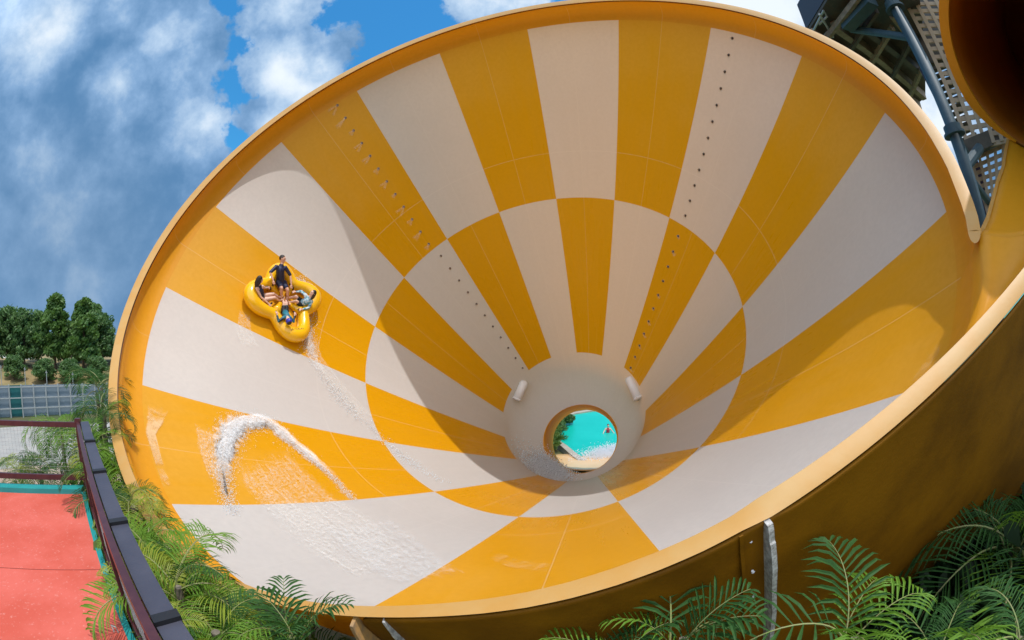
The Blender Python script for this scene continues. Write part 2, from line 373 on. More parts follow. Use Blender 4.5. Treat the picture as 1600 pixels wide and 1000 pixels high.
# entry tube
TCN, TCZ, TR_ = .755, -.33, .209
def tubepts(r, n=64):
    rowsv = []
    for u, dn, dz in [(-.92, 0, 0), (-1.02, 0, 0), (-1.15, 0, 0), (-1.3, -.01, 0), (-1.5, -.04, .0), (-1.75, -.11, .02), (-2.0, -.22, .05), (-2.2, -.36, .10), (-2.4, -.52, .16)]:
        rowsv.append([nuz(u, TCN + dn + r * math.cos(2 * PI * j / n), TCZ + dz + r * math.sin(2 * PI * j / n)) for j in range(n)])
    return rowsv
rv = tubepts(TR_); n = 64
for j in range(n):                                        # unseen roof of the mouth drawn forward, added to shade the trough wall
    th = 360 * j / n; f = max(0, min(1, (th - 199) / 12)) * max(0, min(1, (356 - th) / 20)); f = f * f * (3 - 2 * f)
    rv[0][j] = nuz(-.92 + .13 * f, TCN + TR_ * math.cos(RD(th)), TCZ + TR_ * math.sin(RD(th)))
tv = [p for row in rv for p in row]; tf = [(k * n + j, k * n + (j + 1) % n, (k + 1) * n + (j + 1) % n, (k + 1) * n + j) for k in range(len(rv) - 1) for j in range(n)]
tf.append(tuple((len(rv) - 1) * n + j for j in range(n)))
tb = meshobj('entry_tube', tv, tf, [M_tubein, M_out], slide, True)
flipcheck(tb, nuz(-1.1, TCN, TCZ))
sd = tb.modifiers.new('thickness', 'SOLIDIFY'); sd.thickness = .04; sd.offset = -1; sd.material_offset = 1; sd.material_offset_rim = 1
# tube mouth flange
fv = []; ff = []
a_s, a_e = 86, 215
K = 60
for k in range(K + 1):
    a = math.radians(a_s + (a_e - a_s) * k / K); w1 = TR_ - .001; w2 = TR_ + .0235 * min(1, .12 + 3.2 * k / K)
    for du in (.004, -.004):
        for r in (w1, w2): fv.append(nuz(-.92 + du, TCN + r * math.cos(a), TCZ + r * math.sin(a)))
for k in range(K):
    b = k * 4; c = b + 4
    ff += [(b, c, c + 1, b + 1), (b + 1, c + 1, c + 3, b + 3), (b + 3, c + 3, c + 2, b + 2), (b + 2, c + 2, c, b)]
meshobj('mouth_flange', fv, ff, M_wall, slide, False, None, [(5, 2.4)] * len(fv))
# lip ring round the funnel, over the notch and up the trough edge
LA = []; LB = []
def lipat(d):
    rA, zA = rimA(d); rB, zB = rimB(d); a = math.radians(d); return cyl(a, rA, zA), cyl(a, rB, zB)
ds = [AN - .001 - 2.0 * k for k in range(0, 170)]          # from the notch anticlockwise to the near lip
ds = [d for d in ds if d > AT - 360 + .5] + [AT - 360 - .05 - k * 1.5 for k in range(0, 21) if AT - k * 1.5 > AN]
for d in ds:
    A, B = lipat(d); LA.append(A); LB.append(B)
LAe = [nuz(-(.558 + .242 * s), 0, 0) for s in ()]
for k in range(1, 8): LA.append(LN[k]); LB.append(nuz(-(.558 + .362 * k / 7), .956 - .104 * ((-.1 - .21 * ((.558 + .362 * k / 7) / .8) ** 2) + .1), -.104 - .21 * ((.558 + .362 * k / 7) / .8) ** 2))
nl = len(LA); lv = []; lf = []; lm = []
dn_ = (RM @ Vector((0, 0, 1))) * S
for A, B in zip(LA, LB):
    B2 = B + dn_ * .0045; A2 = A + (B - A) * .3 + dn_ * .010; Mid = (A + B) / 2 - dn_ * .0012
    lv += [A, Mid, B, B2, A2]
for k in range(nl - 1):
    for j in range(4): b = k * 5 + j; lf.append((b, b + 5, b + 6, b + 1)); lm.append(0 if j < 2 else 1)
lip = meshobj('rim_lip', lv, lf, [M_lip, M_edge], slide, True, lm)
m_ = lip.modifiers.new('split', 'EDGE_SPLIT'); m_.split_angle = math.radians(40)
# U-shaped notch lip + narrow edge running up to the tube mouth
nv = []; nf = []
Epath = [E[0], E[0], E[0], E[1], E[2], E[3], E[4], E[5], E[6], E[7]]
Wd_ = [.0, .012, .016, .012, .008, .007, .007, .007, .007]
nrm_ = (nuz(0, 0, -1) - nuz(0, 0, 0)); outd = (nuz(0, -.55, .83) - nuz(0, 0, 0))
mbn = MB()
for k in range(2, len(Epath) - 1):
    mbn.beam(Epath[k], Epath[k + 1] , .06, .03, up=(Epath[k] - CAMP).normalized())
no = mbn.build('trough_edge', M_lip, slide)
# rounded end of the lip in the notch
mbn = MB(); rr_, zz_ = rimA(AN); 
a1 = cyl(math.radians(AN - .2), *rimA(AN - .2)); b1 = cyl(math.radians(AN - .2), *rimB(AN - .2)); tdir = (cyl(math.radians(AN + 1), rr_, -.1) - cyl(math.radians(AN), rr_, -.1)).normalized()
cv = [(a1 + b1) / 2]; 
for k in range(13):
    t = PI * k / 12; cv.append((a1 + b1) / 2 + (a1 - b1) / 2 * math.cos(t) + tdir * math.sin(t) * .30 )
mbn.add(cv + [c + dn_ * .004 for c in cv], [(0, k + 1, k + 2) for k in range(12)] + [(k + 1, 14 + k, 15 + k, k + 2) for k in range(12)][:0])
mbn.build('lip_end', M_lip, slide)
# outer shell of the trough (deep rounded belly under the near rim)
def shell(d):
    B = rimB(d); t = (AT - d)
    if d <= AT:
        nB = B[0] * math.cos(math.radians(t)); u = -B[0] * math.sin(math.radians(t)); k = 1
        P = [(nB + .001, B[1] + .004), (nB + .010, B[1] + .024), (1.019, 0), (1.085, .105), (1.152, .215), (1.215, .33), (1.265, .45), (1.19, .62)]
        tl = max(0, (-u) - .0) ; sh = -.21 * (min(1.2, tl / .8)) ** 2
        return [(nn_ , zz + (0 if i < 2 else sh * .8), 'n') for i, (nn_, zz) in enumerate(P)]
    s = min(1, (d - AT) / 26.0); b = 1 - .55 * s
    P = [(B[0] + .001, B[1] + .004), (B[0] + .010, B[1] + .024), (1.019, 0), (1.085, .105), (1.152, .215), (1.215, .33), (1.265, .45), (1.19, .62)]
    return [(r if i < 2 else 1 + (r - 1) * b, z, 'r') for i, (r, z) in enumerate(P)]
def shellpt(d, i):
    x, z, k = shell(d)[i]
    if k == 'r': return cyl(math.radians(d), x, z)
    B = rimB(d); u = -B[0] * math.sin(math.radians(AT - d)); return nuz(u, x, z)
sv = []; sf = []; dl = [AN - 26 + 26 * k / 6 for k in range(6)]
dl = [];  dd_ = 73.0
while dd_ > AN: dl.append(dd_); dd_ -= 1.0
cols = []
for d in dl: cols.append([shellpt(d, i) for i in range(8)])
for k in range(1, 9):                                     # on along the tube
    u = -.56 - .06 * k; sh = -.21 * min(1.2, -u / .8) ** 2; zB = -.104 + sh; nB = .956 - .104 * (zB + .1)
    P = [(nB, zB + .004), (nB + .010, zB + .024), (1.019, 0), (1.085, .105), (1.152, .215), (1.215, .33), (1.265, .45), (1.19, .62)]
    cols.append([nuz(u, a, b + (0 if i < 2 else sh * .8)) for i, (a, b) in enumerate(P)])
for c in cols: sv += c
for k in range(len(cols) - 1):
    for j in range(7): b = k * 8 + j; sf.append((b, b + 1, b + 9, b + 8))
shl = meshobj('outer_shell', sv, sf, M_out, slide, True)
sm = shl.modifiers.new('sub', 'SUBSURF'); sm.levels = 2; sm.render_levels = 2
sd = shl.modifiers.new('thickness', 'SOLIDIFY'); sd.thickness = .03; sd.offset = 0
# weathered mounting ribs with bolts
M_rib = mat('weathered_rib', (.60, .58, .56), .8, (18, .9, (.25, .22, .20)), (40, .3))
M_ribo = mat('rib_orange', (.55, .30, .10), .6, (12, .8, (.30, .2, .12)))
M_bolt = mat('bolt_steel', (.4, .4, .42), .35, metal=.9)
def rib(d, wd, mm, name, th=.045):
    pts = [shellpt(d, i) for i in range(8)]
    f = []
    for k in range(7):
        for s in range(6): f.append(pts[k].lerp(pts[k + 1], s / 6))
    f.append(pts[7])
    cen = cyl(math.radians(d), .9, .1); tg = (cyl(math.radians(d + .5), 1, 0) - cyl(math.radians(d - .5), 1, 0)).normalized()
    vv = []
    for k, p in enumerate(f):
        dr = (f[min(k + 1, len(f) - 1)] - f[max(k - 1, 0)]).normalized(); o_ = dr.cross(tg).normalized()
        if o_.dot(p - cen) < 0: o_ = -o_
        ww = 1.8 * wd * (.45 + .55 * min(1, k / 8)) * (1 + .04 * math.sin(k * 1.1))
        for a, b in ((-1, -.2), (1, -.2), (1, 1), (-1, 1)): vv.append(p + tg * a * th / 2 + o_ * (b * ww))
    ff = []
    for k in range(len(f) - 1):
        for j in range(4): b = k * 4; ff.append((b + j, b + (j + 1) % 4, b + 4 + (j + 1) % 4, b + 4 + j))
    ff.append((0, 1, 2, 3)); return meshobj(name, vv, ff, mm, slide)
rib(53.2, .08, M_rib, 'joint_rib'); rib(54.6, .03, M_out, 'joint_rib', .03); rib(73.2, .10, M_ribo, 'joint_rib', .03); rib(71.5, .04, M_rib, 'joint_rib', .02)
for k in range(7):
    i0 = 1 + k * .42; i = int(i0); p = shellpt(53.95, i).lerp(shellpt(53.95, i + 1), i0 - i)
    b = MB(); dvec = (CAMP - p).normalized(); b.tube([p - dvec * .03, p + dvec * .05], .012, 6); b.tube([p + dvec * .0, p + dvec * .015], .02, 10); b.build('bolt', M_bolt, slide)
# exit tunnel
M_exit = mat('exit_tunnel_gelcoat', (.82, .40, .02), .7, spec=.12, noise= (2, .4, (.55, .22, .02)))
ecen = cw(*HC); axis = (RM @ Vector((0, 0, 1))).normalized()
xa = (RM @ Vector((1, 0, 0))).normalized(); ya = (RM @ Vector((0, 1, 0))).normalized()
view_el = (at(914, 690, 24.2) - ecen).normalized(); ELEN = (at(914, 690, 24.2) - ecen).length
tv = []; n = 48; secs = [(0, HR * S), (.06, HR * S * .985), (.5, HR * S * .97), (1.1, HR * S * .98), (ELEN, HR * S * 1.02)]
ecen0 = ecen
for q_, (s, r) in enumerate(secs):
    c = ecen0 + view_el * s
    ax = axis.lerp(view_el, min(1, s / 1.1)).normalized(); x_ = (xa - ax * xa.dot(ax)).normalized(); y_ = ax.cross(x_)
    for j in range(n): tv.append(c + (x_ * math.cos(2 * PI * j / n) + y_ * math.sin(2 * PI * j / n)) * r)
tf = [(k * n + j, k * n + (j + 1) % n, (k + 1) * n + (j + 1) % n, (k + 1) * n + j) for k in range(len(secs) - 1) for j in range(n)]
et = meshobj('exit_tunnel', tv, tf, [M_exit, M_out], slide, True); flipcheck(et, ecen + view_el * .9)
sd = et.modifiers.new('thickness', 'SOLIDIFY'); sd.thickness = .05; sd.offset = -1; sd.material_offset = 1; sd.material_offset_rim = 0
# water nozzles: two rows
M_noz = mat('nozzle_dark', (.05, .035, .03), .4); M_ring = mat('nozzle_ring', (.45, .33, .24), .5)
def conept(a, z, lift=0.0):
    r = rz(z) - lift * .91; return cyl(a, r, z - lift * .41)
proto = None
def nozzle(a, z, big=1.0):
    global proto
    p = conept(a, z); nrm = (cyl(a, 0, z - rz(z) * .456) - p).normalized()
    t = (RM @ Vector((-math.sin(a), math.cos(a), 0))).normalized()
    if proto is None:
        b = MB(); b.tube([(0, 0, -.02), (0, 0, .025), (0, 0, .04)], [.04, .04, .024], 10); b.tube([(0, 0, .02), (-.04, 0, .055)], .015, 6, 1)
        b.tube([(0, 0, 0), (0, 0, .008)], .055, 12, 1)
        o = b.build('nozzle', [M_noz, M_ring]); proto = o
    else: o = proto.copy(); COL.objects.link(o)
    Mx_ = Matrix((t, nrm.cross(t), nrm)).transposed().to_4x4(); Mx_.translation = p
    o.parent = slide; o.matrix_parent_inverse = slide.matrix_world.inverted(); o.matrix_world = Mx_
    return p, nrm, t
bpy.context.view_layer.update()
JETS = []
def nozrow(p0, p1, cnt, z0, z1):
    for k in range(cnt):
        f = k / (cnt - 1); z = z0 + (z1 - z0) * f; a = p0 + (p1 - p0) * f
        JETS.append((a, z) + nozzle(a, z))
RD = math.radians
nozrow(RD(-152.2), RD(-153.2), 12, .01, .675); nozrow(RD(-152.0), RD(-149.7), 11, .745, 1.395)
nozrow(RD(-50.7), RD(-50.4), 12, .02, .665); nozrow(RD(-50.6), RD(-49.9), 11, .75, 1.40)
# two white overflow spouts in the throat
M_white = mat('white_pvc', (.8, .8, .8), .35)
for d0, d1 in ((-157, -172), (-47, -29)):
    p0 = cw(*(throat(RD(d0), .18) * .985)); p1 = cw(*(throat(RD(d1), .26) * .985))
    b = MB(); dv = (p1 - p0).normalized(); b.tube([p0 - dv * .16, p0 - dv * .1, p0, p1], [.06, .17, .20, .20], 14); b.tube([p1 - dv * .05, p1 + dv * .01], .22, 14)
    b.build('water_spout', M_white, slide, True)
# ------------------------------------------------------------------ water on the slide
def foam_mat(name, streak, dens, wcol=(.82, .86, .9), lo=.42, hi=.7):
    m = bpy.data.materials.new(name); m.use_nodes = True; t = m.node_tree; b = t.nodes['Principled BSDF']; NN = t.nodes.new; LL = t.links.new
    b.inputs['Base Color'].default_value = (*wcol, 1); b.inputs['Roughness'].default_value = .6; b.inputs['Specular IOR Level'].default_value = .25
    uvn = NN('ShaderNodeUVMap'); sp = NN('ShaderNodeSeparateXYZ'); LL(uvn.outputs[0], sp.inputs[0])
    tco = NN('ShaderNodeTexCoord'); mp = NN('ShaderNodeMapping'); LL(tco.outputs['Object'], mp.inputs[0]); mp.inputs['Scale'].default_value = (1, 1, 1)
    n = NN('ShaderNodeTexNoise'); LL(mp.outputs[0], n.inputs['Vector']); n.inputs['Scale'].default_value = streak; n.inputs['Detail'].default_value = 8; n.inputs['Roughness'].default_value = .68; n.inputs['Distortion'].default_value = .8
    mp2 = NN('ShaderNodeMapping'); LL(uvn.outputs[0], mp2.inputs[0]); mp2.inputs['Scale'].default_value = (30, 3.5, 1)
    n2 = NN('ShaderNodeTexNoise'); LL(mp2.outputs[0], n2.inputs['Vector']); n2.inputs['Scale'].default_value = 1.0; n2.inputs['Detail'].default_value = 6
    mt = lambda *a, **k: mth(*a, tree=t, **k)
    s = mt('ADD', mt('MULTIPLY', n.outputs[0], .8), mt('MULTIPLY', n2.outputs[0], .2))
    x = mt('SUBTRACT', 1.0, mt('ABSOLUTE', mt('MULTIPLY_ADD', sp.outputs[0], 2.0, -1.0)))   # fade to the sides of the patch
    y = mt('SUBTRACT', 1.0, mt('ABSOLUTE', mt('MULTIPLY_ADD', sp.outputs[1], 2.0, -1.0)))
    ed = mt('MINIMUM', mt('MULTIPLY', x, 2.2, clamp=True), mt('MULTIPLY', y, 2.2, clamp=True))
    v = mt('ADD', s, mt('MULTIPLY_ADD', ed, .42, -.42))
    r = NN('ShaderNodeMapRange'); r.interpolation_type = 'SMOOTHSTEP'; LL(v, r.inputs[0]); r.inputs[1].default_value = lo; r.inputs[2].default_value = hi; r.inputs[4].default_value = dens
    LL(r.outputs[0], b.inputs['Alpha'])
    bp = NN('ShaderNodeBump'); bp.inputs['Strength'].default_value = .04; bp.inputs['Distance'].default_value = .05; LL(n.outputs[0], bp.inputs['Height']); LL(bp.outputs[0], b.inputs['Normal'])
    return m
M_film = foam_mat('water_film', 22, .5, (.90, .88, .84), lo=.40, hi=.74)
M_filmw = foam_mat('water_film_thin', 11, .4, (.76, .80, .84), .36, .78)
M_wet2 = foam_mat('faint_scuffs', 2.6, .28, (.85, .62, .36), .40, .75)
M_wet = foam_mat('drying_water_marks', 1.6, .6, (.85, .62, .36), .34, .6)
M_foam = mat('white_water', (.92, .93, .95), .9, spec=.1, trans=(.5, (.95, .96, .98)))
def surf_patch(a0, a1, z0, z1, name, m, label, lift=.004, na=24, nz=24, skew=0.0, cat='water'):
    vv = []; uu = []
    for i in range(na + 1):
        for j in range(nz + 1):
            s, tt = i / na, j / nz; z = z0 + (z1 - z0) * tt; a = a0 + (a1 - a0) * s + skew * tt
            vv.append(conept(a, z, lift)); uu.append((s, tt))
    ff = [(i * (nz + 1) + j, i * (nz + 1) + j + 1, (i + 1) * (nz + 1) + j + 1, (i + 1) * (nz + 1) + j) for i in range(na) for j in range(nz)]
    return tag(meshobj(name, vv, ff, m, None, True, None, uu), label, cat, None, 'stuff')
def pathpoly(rowsaz, name, m, label, lift=.005, sub=10):
    """strip between two (angle, depth) paths"""
    P0, P1 = rowsaz; n = len(P0); vv = []; uu = []; ff = []
    for i in range(n):
        for j in range(sub + 1):
            s = j / sub; a = P0[i][0] * (1 - s) + P1[i][0] * s; z = P0[i][1] * (1 - s) + P1[i][1] * s
            vv.append(conept(a, z, lift)); uu.append((s, i / (n - 1)))
    for i in range(n - 1):
        for j in range(sub): b = i * (sub + 1) + j; ff.append((b, b + 1, b + sub + 2, b + sub + 1))
    return tag(meshobj(name, vv, ff, m, None, True, None, uu), label, 'water', None, 'stuff')
def coneat(px, py):                                       # funnel (angle, depth) seen along a line of sight
    d = RM.transposed() @ ray(px, py); o = -(RM.transposed() @ TV); m = (1 - R1) / Z1
    A = d.x ** 2 + d.y ** 2 - (m * d.z) ** 2; B = 2 * (o.x * d.x + o.y * d.y + (1 - m * o.z) * m * d.z); C = o.x ** 2 + o.y ** 2 - (1 - m * o.z) ** 2
    s = (-B + math.sqrt(B * B - 4 * A * C)) / (2 * A); X = o + d * s
    return math.atan2(X.y, X.x), X.z
def resample(pts, n):
    ls = [0]
    for a, b in zip(pts, pts[1:]): ls.append(ls[-1] + math.dist(a, b))
    out = []; j = 0
    for k in range(n):
        t = ls[-1] * k / (n - 1)
        while j < len(pts) - 2 and ls[j + 1] < t: j += 1
        f = (t - ls[j]) / (ls[j + 1] - ls[j]); out.append(tuple(x + (y - x) * f for x, y in zip(pts[j], pts[j + 1])))
    return out
def droplets(name, spots, label, cat='water splash'):
    """spots: (angle, depth, spread m, count, size, height)"""
    vv = []; ff = []; oct_ = [(1, 0, 0), (0, 1, 0), (-1, 0, 0), (0, -1, 0), (0, 0, 1), (0, 0, -1)]
    of = [(0, 1, 4), (1, 2, 4), (2, 3, 4), (3, 0, 4), (1, 0, 5), (2, 1, 5), (3, 2, 5), (0, 3, 5)]
    for a, z, sp, cnt, sz, h in spots:
        r = rz(z)
        for _ in range(cnt):
            aa = a + random.gauss(0, sp / S / r); zz = z + random.gauss(0, sp / S)
            rad = sz * random.uniform(.35, 1.3) ** 1.5; hh = abs(random.gauss(0, h)) / S + .001
            c = conept(aa, zz, hh); b = len(vv); sx = [random.uniform(.6, 1.5) for _ in range(3)]
            vv += [c + Vector((x * sx[0], y * sx[1], q * sx[2])) * rad for x, y, q in oct_]; ff += [tuple(b + i for i in f) for f in of]
    return tag(meshobj(name, vv, ff, M_foam, None, True), label, cat, None, 'stuff')
# big breaking wave left behind on the lower left orange panel
outl = [(362, 800), (352, 770), (347, 740), (350, 705), (358, 678), (376, 660), (393, 662), (410, 657), (428, 668), (450, 688), (475, 708), (500, 730), (525, 752), (550, 780)]
R_ = resample([coneat(*p) for p in outl], 80); sp = []
for k, (a, z) in enumerate(R_):
    f = k / 79; wgt = math.exp(-((f - .38) / .26) ** 2)
    sp.append((a, z, .06 + .10 * wgt, int(60 + 170 * wgt), .0075, .02 + .06 * wgt))
for p in [(366, 668), (372, 674), (380, 666), (362, 690), (352, 700), (420, 668), (440, 690), (460, 704), (400, 668)]:
    a, z = coneat(*p); sp.append((a, z, .22, 90, .007, .08))
droplets('breaking_wave', sp, 'white crest of foaming water arching across the lower left orange panel')
surf = [[coneat(*p) for p in resample([(362, 672), (345, 720), (350, 770), (372, 800), (400, 840), (440, 880), (520, 915), (600, 932)], 30)],
        [coneat(*p) for p in resample([(410, 658), (470, 704), (540, 770), (600, 800), (640, 840), (680, 870), (700, 900), (720, 925)], 30)]]
pathpoly(surf, 'water_film', M_film, 'streaky sheet of water running down below the foam crest', .004)
a0, z0 = coneat(300, 700); pathpoly([[coneat(*p) for p in resample([(292, 640), (300, 700), (330, 770)], 14)], [coneat(*p) for p in resample([(350, 660), (345, 720), (356, 780)], 14)]], 'spray_patch', M_film, 'thin speckled spray left of the foam crest', .006)
pathpoly([[coneat(*p) for p in resample([(450, 790), (480, 850), (560, 910), (640, 930)], 24)], [coneat(*p) for p in resample([(600, 790), (660, 830), (720, 880), (770, 915)], 24)]], 'water_sheet', M_filmw, 'pale rippled water sheet on the bottom cream panel', .007)
# foam drifting down from the raft
wk = resample([coneat(*p) for p in [(466, 470), (474, 505), (481, 535), (488, 556), (500, 580), (516, 604), (530, 622), (552, 645), (575, 664), (600, 690), (640, 722), (690, 752)]], 60); sp = []
for k, (a, z) in enumerate(wk):
    f = k / 59; g = max(0, math.sin(f * 17)) ** .5
    sp.append((a, z, .12 + .05 * g, int((150 if f < .25 else 50) * (.4 + g)), .011, .03))
for p in [(470, 447), (476, 452), (466, 444), (482, 458)]: sp.append((*coneat(*p), .13, 400, .012, .09))
for p in [(482, 490), (478, 520), (482, 545)]: sp.append((*coneat(*p), .16, 260, .010, .05))
droplets('raft_wake', sp, 'broken white foam trailing down the panels from the raft')
pathpoly([[coneat(*p) for p in resample([(462, 470), (470, 520), (480, 560), (512, 610), (560, 660), (590, 690)], 20)], [coneat(*p) for p in resample([(492, 490), (496, 520), (506, 560), (540, 600), (585, 650), (620, 690)], 20)]], 'wake_film', M_film, 'thin foamy film along the wake below the raft', .005)
pathpoly([[coneat(*p) for p in resample([(372, 470), (360, 520), (372, 555)], 12)], [coneat(*p) for p in resample([(392, 480), (398, 520), (420, 560)], 12)]], 'spray_film', M_film, 'faint spray marks on the orange panel left of the raft', .005)
# drying marks near the left edge and lower right
pathpoly([[coneat(*p) for p in resample([(222, 605), (224, 680), (250, 760), (262, 790)], 16)], [coneat(*p) for p in resample([(290, 625), (246, 680), (262, 740), (280, 780)], 16)]], 'water_marks', M_wet, 'pale dried water marks beside the left edge of the funnel', .003)
pathpoly([[coneat(*p) for p in resample([(1470, 480), (1440, 560), (1390, 640)], 16)], [coneat(*p) for p in resample([(1486, 560), (1470, 600), (1440, 650)], 16)]], 'water_streaks', M_wet2, 'pale water streaks near the right lip of the funnel', .003)
pathpoly([[coneat(*p) for p in resample([(740, 870), (800, 895), (880, 900)], 12)], [coneat(*p) for p in resample([(750, 850), (820, 876), (900, 885)], 12)]], 'scuff_streaks', M_wet2, 'pale scuffs on the lowest orange panel', .003)
# water in the throat
sp = []; tvv = []
def throat_world(a, s, lift): p = throat(a, s); c = Vector((HC[0], HC[1], p.z)); return cw(*(p + (c - p).normalized() * lift / S))
vv = []; ff = []; oct_ = [(1, 0, 0), (0, 1, 0), (-1, 0, 0), (0, -1, 0), (0, 0, 1), (0, 0, -1)]
of = [(0, 1, 4), (1, 2, 4), (2, 3, 4), (3, 0, 4), (1, 0, 5), (2, 1, 5), (3, 2, 5), (0, 3, 5)]
for _ in range(8000):
    a = RD(random.gauss(114, 13)); s = random.betavariate(3, 1.3); c = throat_world(a, s, abs(random.gauss(0, .14)) + .02); b = len(vv); rd = random.uniform(.008, .03)
    vv += [c + Vector(o) * rd for o in oct_]; ff += [tuple(b + i for i in f) for f in of]
tag(meshobj('throat_foam', vv, ff, M_foam, None, True), 'white foam rushing into the exit hole from the left', 'water splash', None, 'stuff')
M_spray = foam_mat('jet_spray', 14, .26, (.9, .82, .72), .15, .8)
vv = []; ff = []; uu = []
for a, z, p, nrm, t in JETS:
    if z > .7 and a < RD(-100): continue
    if a > RD(-100) and (z < .7 or random.random() < .3): continue
    ln = random.uniform(.2, .6) * (1 if a < RD(-100) else .45); sgn = 1 if a < RD(-100) else -1
    down = conept(a, z + .05) - conept(a, z); down.normalize()
    for s_ in (random.uniform(-.4, -.1), random.uniform(.1, .4)):
        d_ = (-t * 1.0 + down * (.35 + s_)).normalized() if sgn == 1 else (t * .9 + down * (.6 + s_)).normalized()
        sd_ = d_.cross(nrm); b = len(vv); ww = .02
        st_ = p + nrm * .07
        vv += [st_ - sd_ * ww, st_ + sd_ * ww, p + d_ * ln + sd_ * .07 + nrm * .015, p + d_ * ln - sd_ * .07 + nrm * .015]
        uu += [(.3, .2), (.7, .2), (1, 1), (0, 1)]; ff.append((b, b + 1, b + 2, b + 3))
tag(meshobj('jet_spray', vv, ff, M_spray, None, True, None, uu), 'fine water fans spraying from the rows of nozzles', 'water spray', None, 'stuff')

# ------------------------------------------------------------------ raft and riders
P_ = Vector((-7.13702, 12.35366, 9.50879)); RX = Vector((.49513, .866884, .057942)); RY = Vector((-.389202, .161683, .906852)); RZ = Vector((.776767, -.471561, .417445))
RMAT = Matrix((RX, RY, RZ)).transposed().to_4x4(); RMAT.translation = P_
M_raft = mat('raft_vinyl', (.88, .47, .004), .22, spec=.6, coat=.3); M_raftf = mat('raft_floor', (.80, .38, .01), .35)
M_grip = mat('black_grip', (.012, .012, .014), .5)
raft = empty('raft', P_, 'yellow inflatable cloverleaf raft carrying four riders across an orange panel', 'raft')
raft.matrix_world = RMAT; bpy.context.view_layer.update()
def localbuild(mb, name, mats, parent, smooth=True):
    o = mb.build(name, mats, None, smooth); o.parent = parent; return o
def clover(t, k=1.0):
    w_ = [max(0, math.cos(t - q)) ** 2 for q in (0, PI / 2, PI, -PI / 2)]; am = sum(a * b for a, b in zip(w_, (1.06, .92, 1.24, 1.28)))
    r = (am * .82 + am * .18 * math.cos(4 * t) + .02) * k
    return Vector((r * math.cos(t), r * math.sin(t), 0))
b = MB(); n = 72; ring = [clover(2 * PI * i / n) + Vector((0, 0, .26)) for i in range(n)]
vs = []
for i in range(n):
    d = (ring[(i + 1) % n] - ring[i - 1]).normalized(); x = d.cross(Vector((0, 0, 1)))
    lobe = .5 + .5 * math.cos(4 * 2 * PI * i / n); rr_ = .185 + .045 * lobe
    for j in range(14):
        t = 2 * PI * j / 14; vs.append(ring[i] + x * math.cos(t) * rr_ + Vector((0, 0, 1)) * math.sin(t) * (rr_ * 1.04) + Vector((0, 0, .07 * lobe * lobe)))
b.add(vs, [(i * 14 + j, ((i + 1) % n) * 14 + j, ((i + 1) % n) * 14 + (j + 1) % 14, i * 14 + (j + 1) % 14) for i in range(n) for j in range(14)])
localbuild(b, 'outer_tube', M_raft, raft)
b = MB(); fl_ = [clover(2 * PI * i / n, .93) + Vector((0, 0, .11)) for i in range(n)]; b.add([Vector((0, 0, .07))] + fl_, [(0, 1 + i, 1 + (i + 1) % n) for i in range(n)])
localbuild(b, 'floor', M_raftf, raft)
for k in range(4):                                        # seat cushions between the riders
    t = PI / 4 + k * PI / 2; b = MB(); c = Vector((math.cos(t), math.sin(t), 0))
    b.tube([c * .28 + Vector((0, 0, .15)), c * .5 + Vector((0, 0, .19)), c * .66 + Vector((0, 0, .24))], [.10, .13, .17], 12); b.sphere(c * .28 + Vector((0, 0, .15)), .10, 12)
    localbuild(b, 'divider', M_raft, raft)
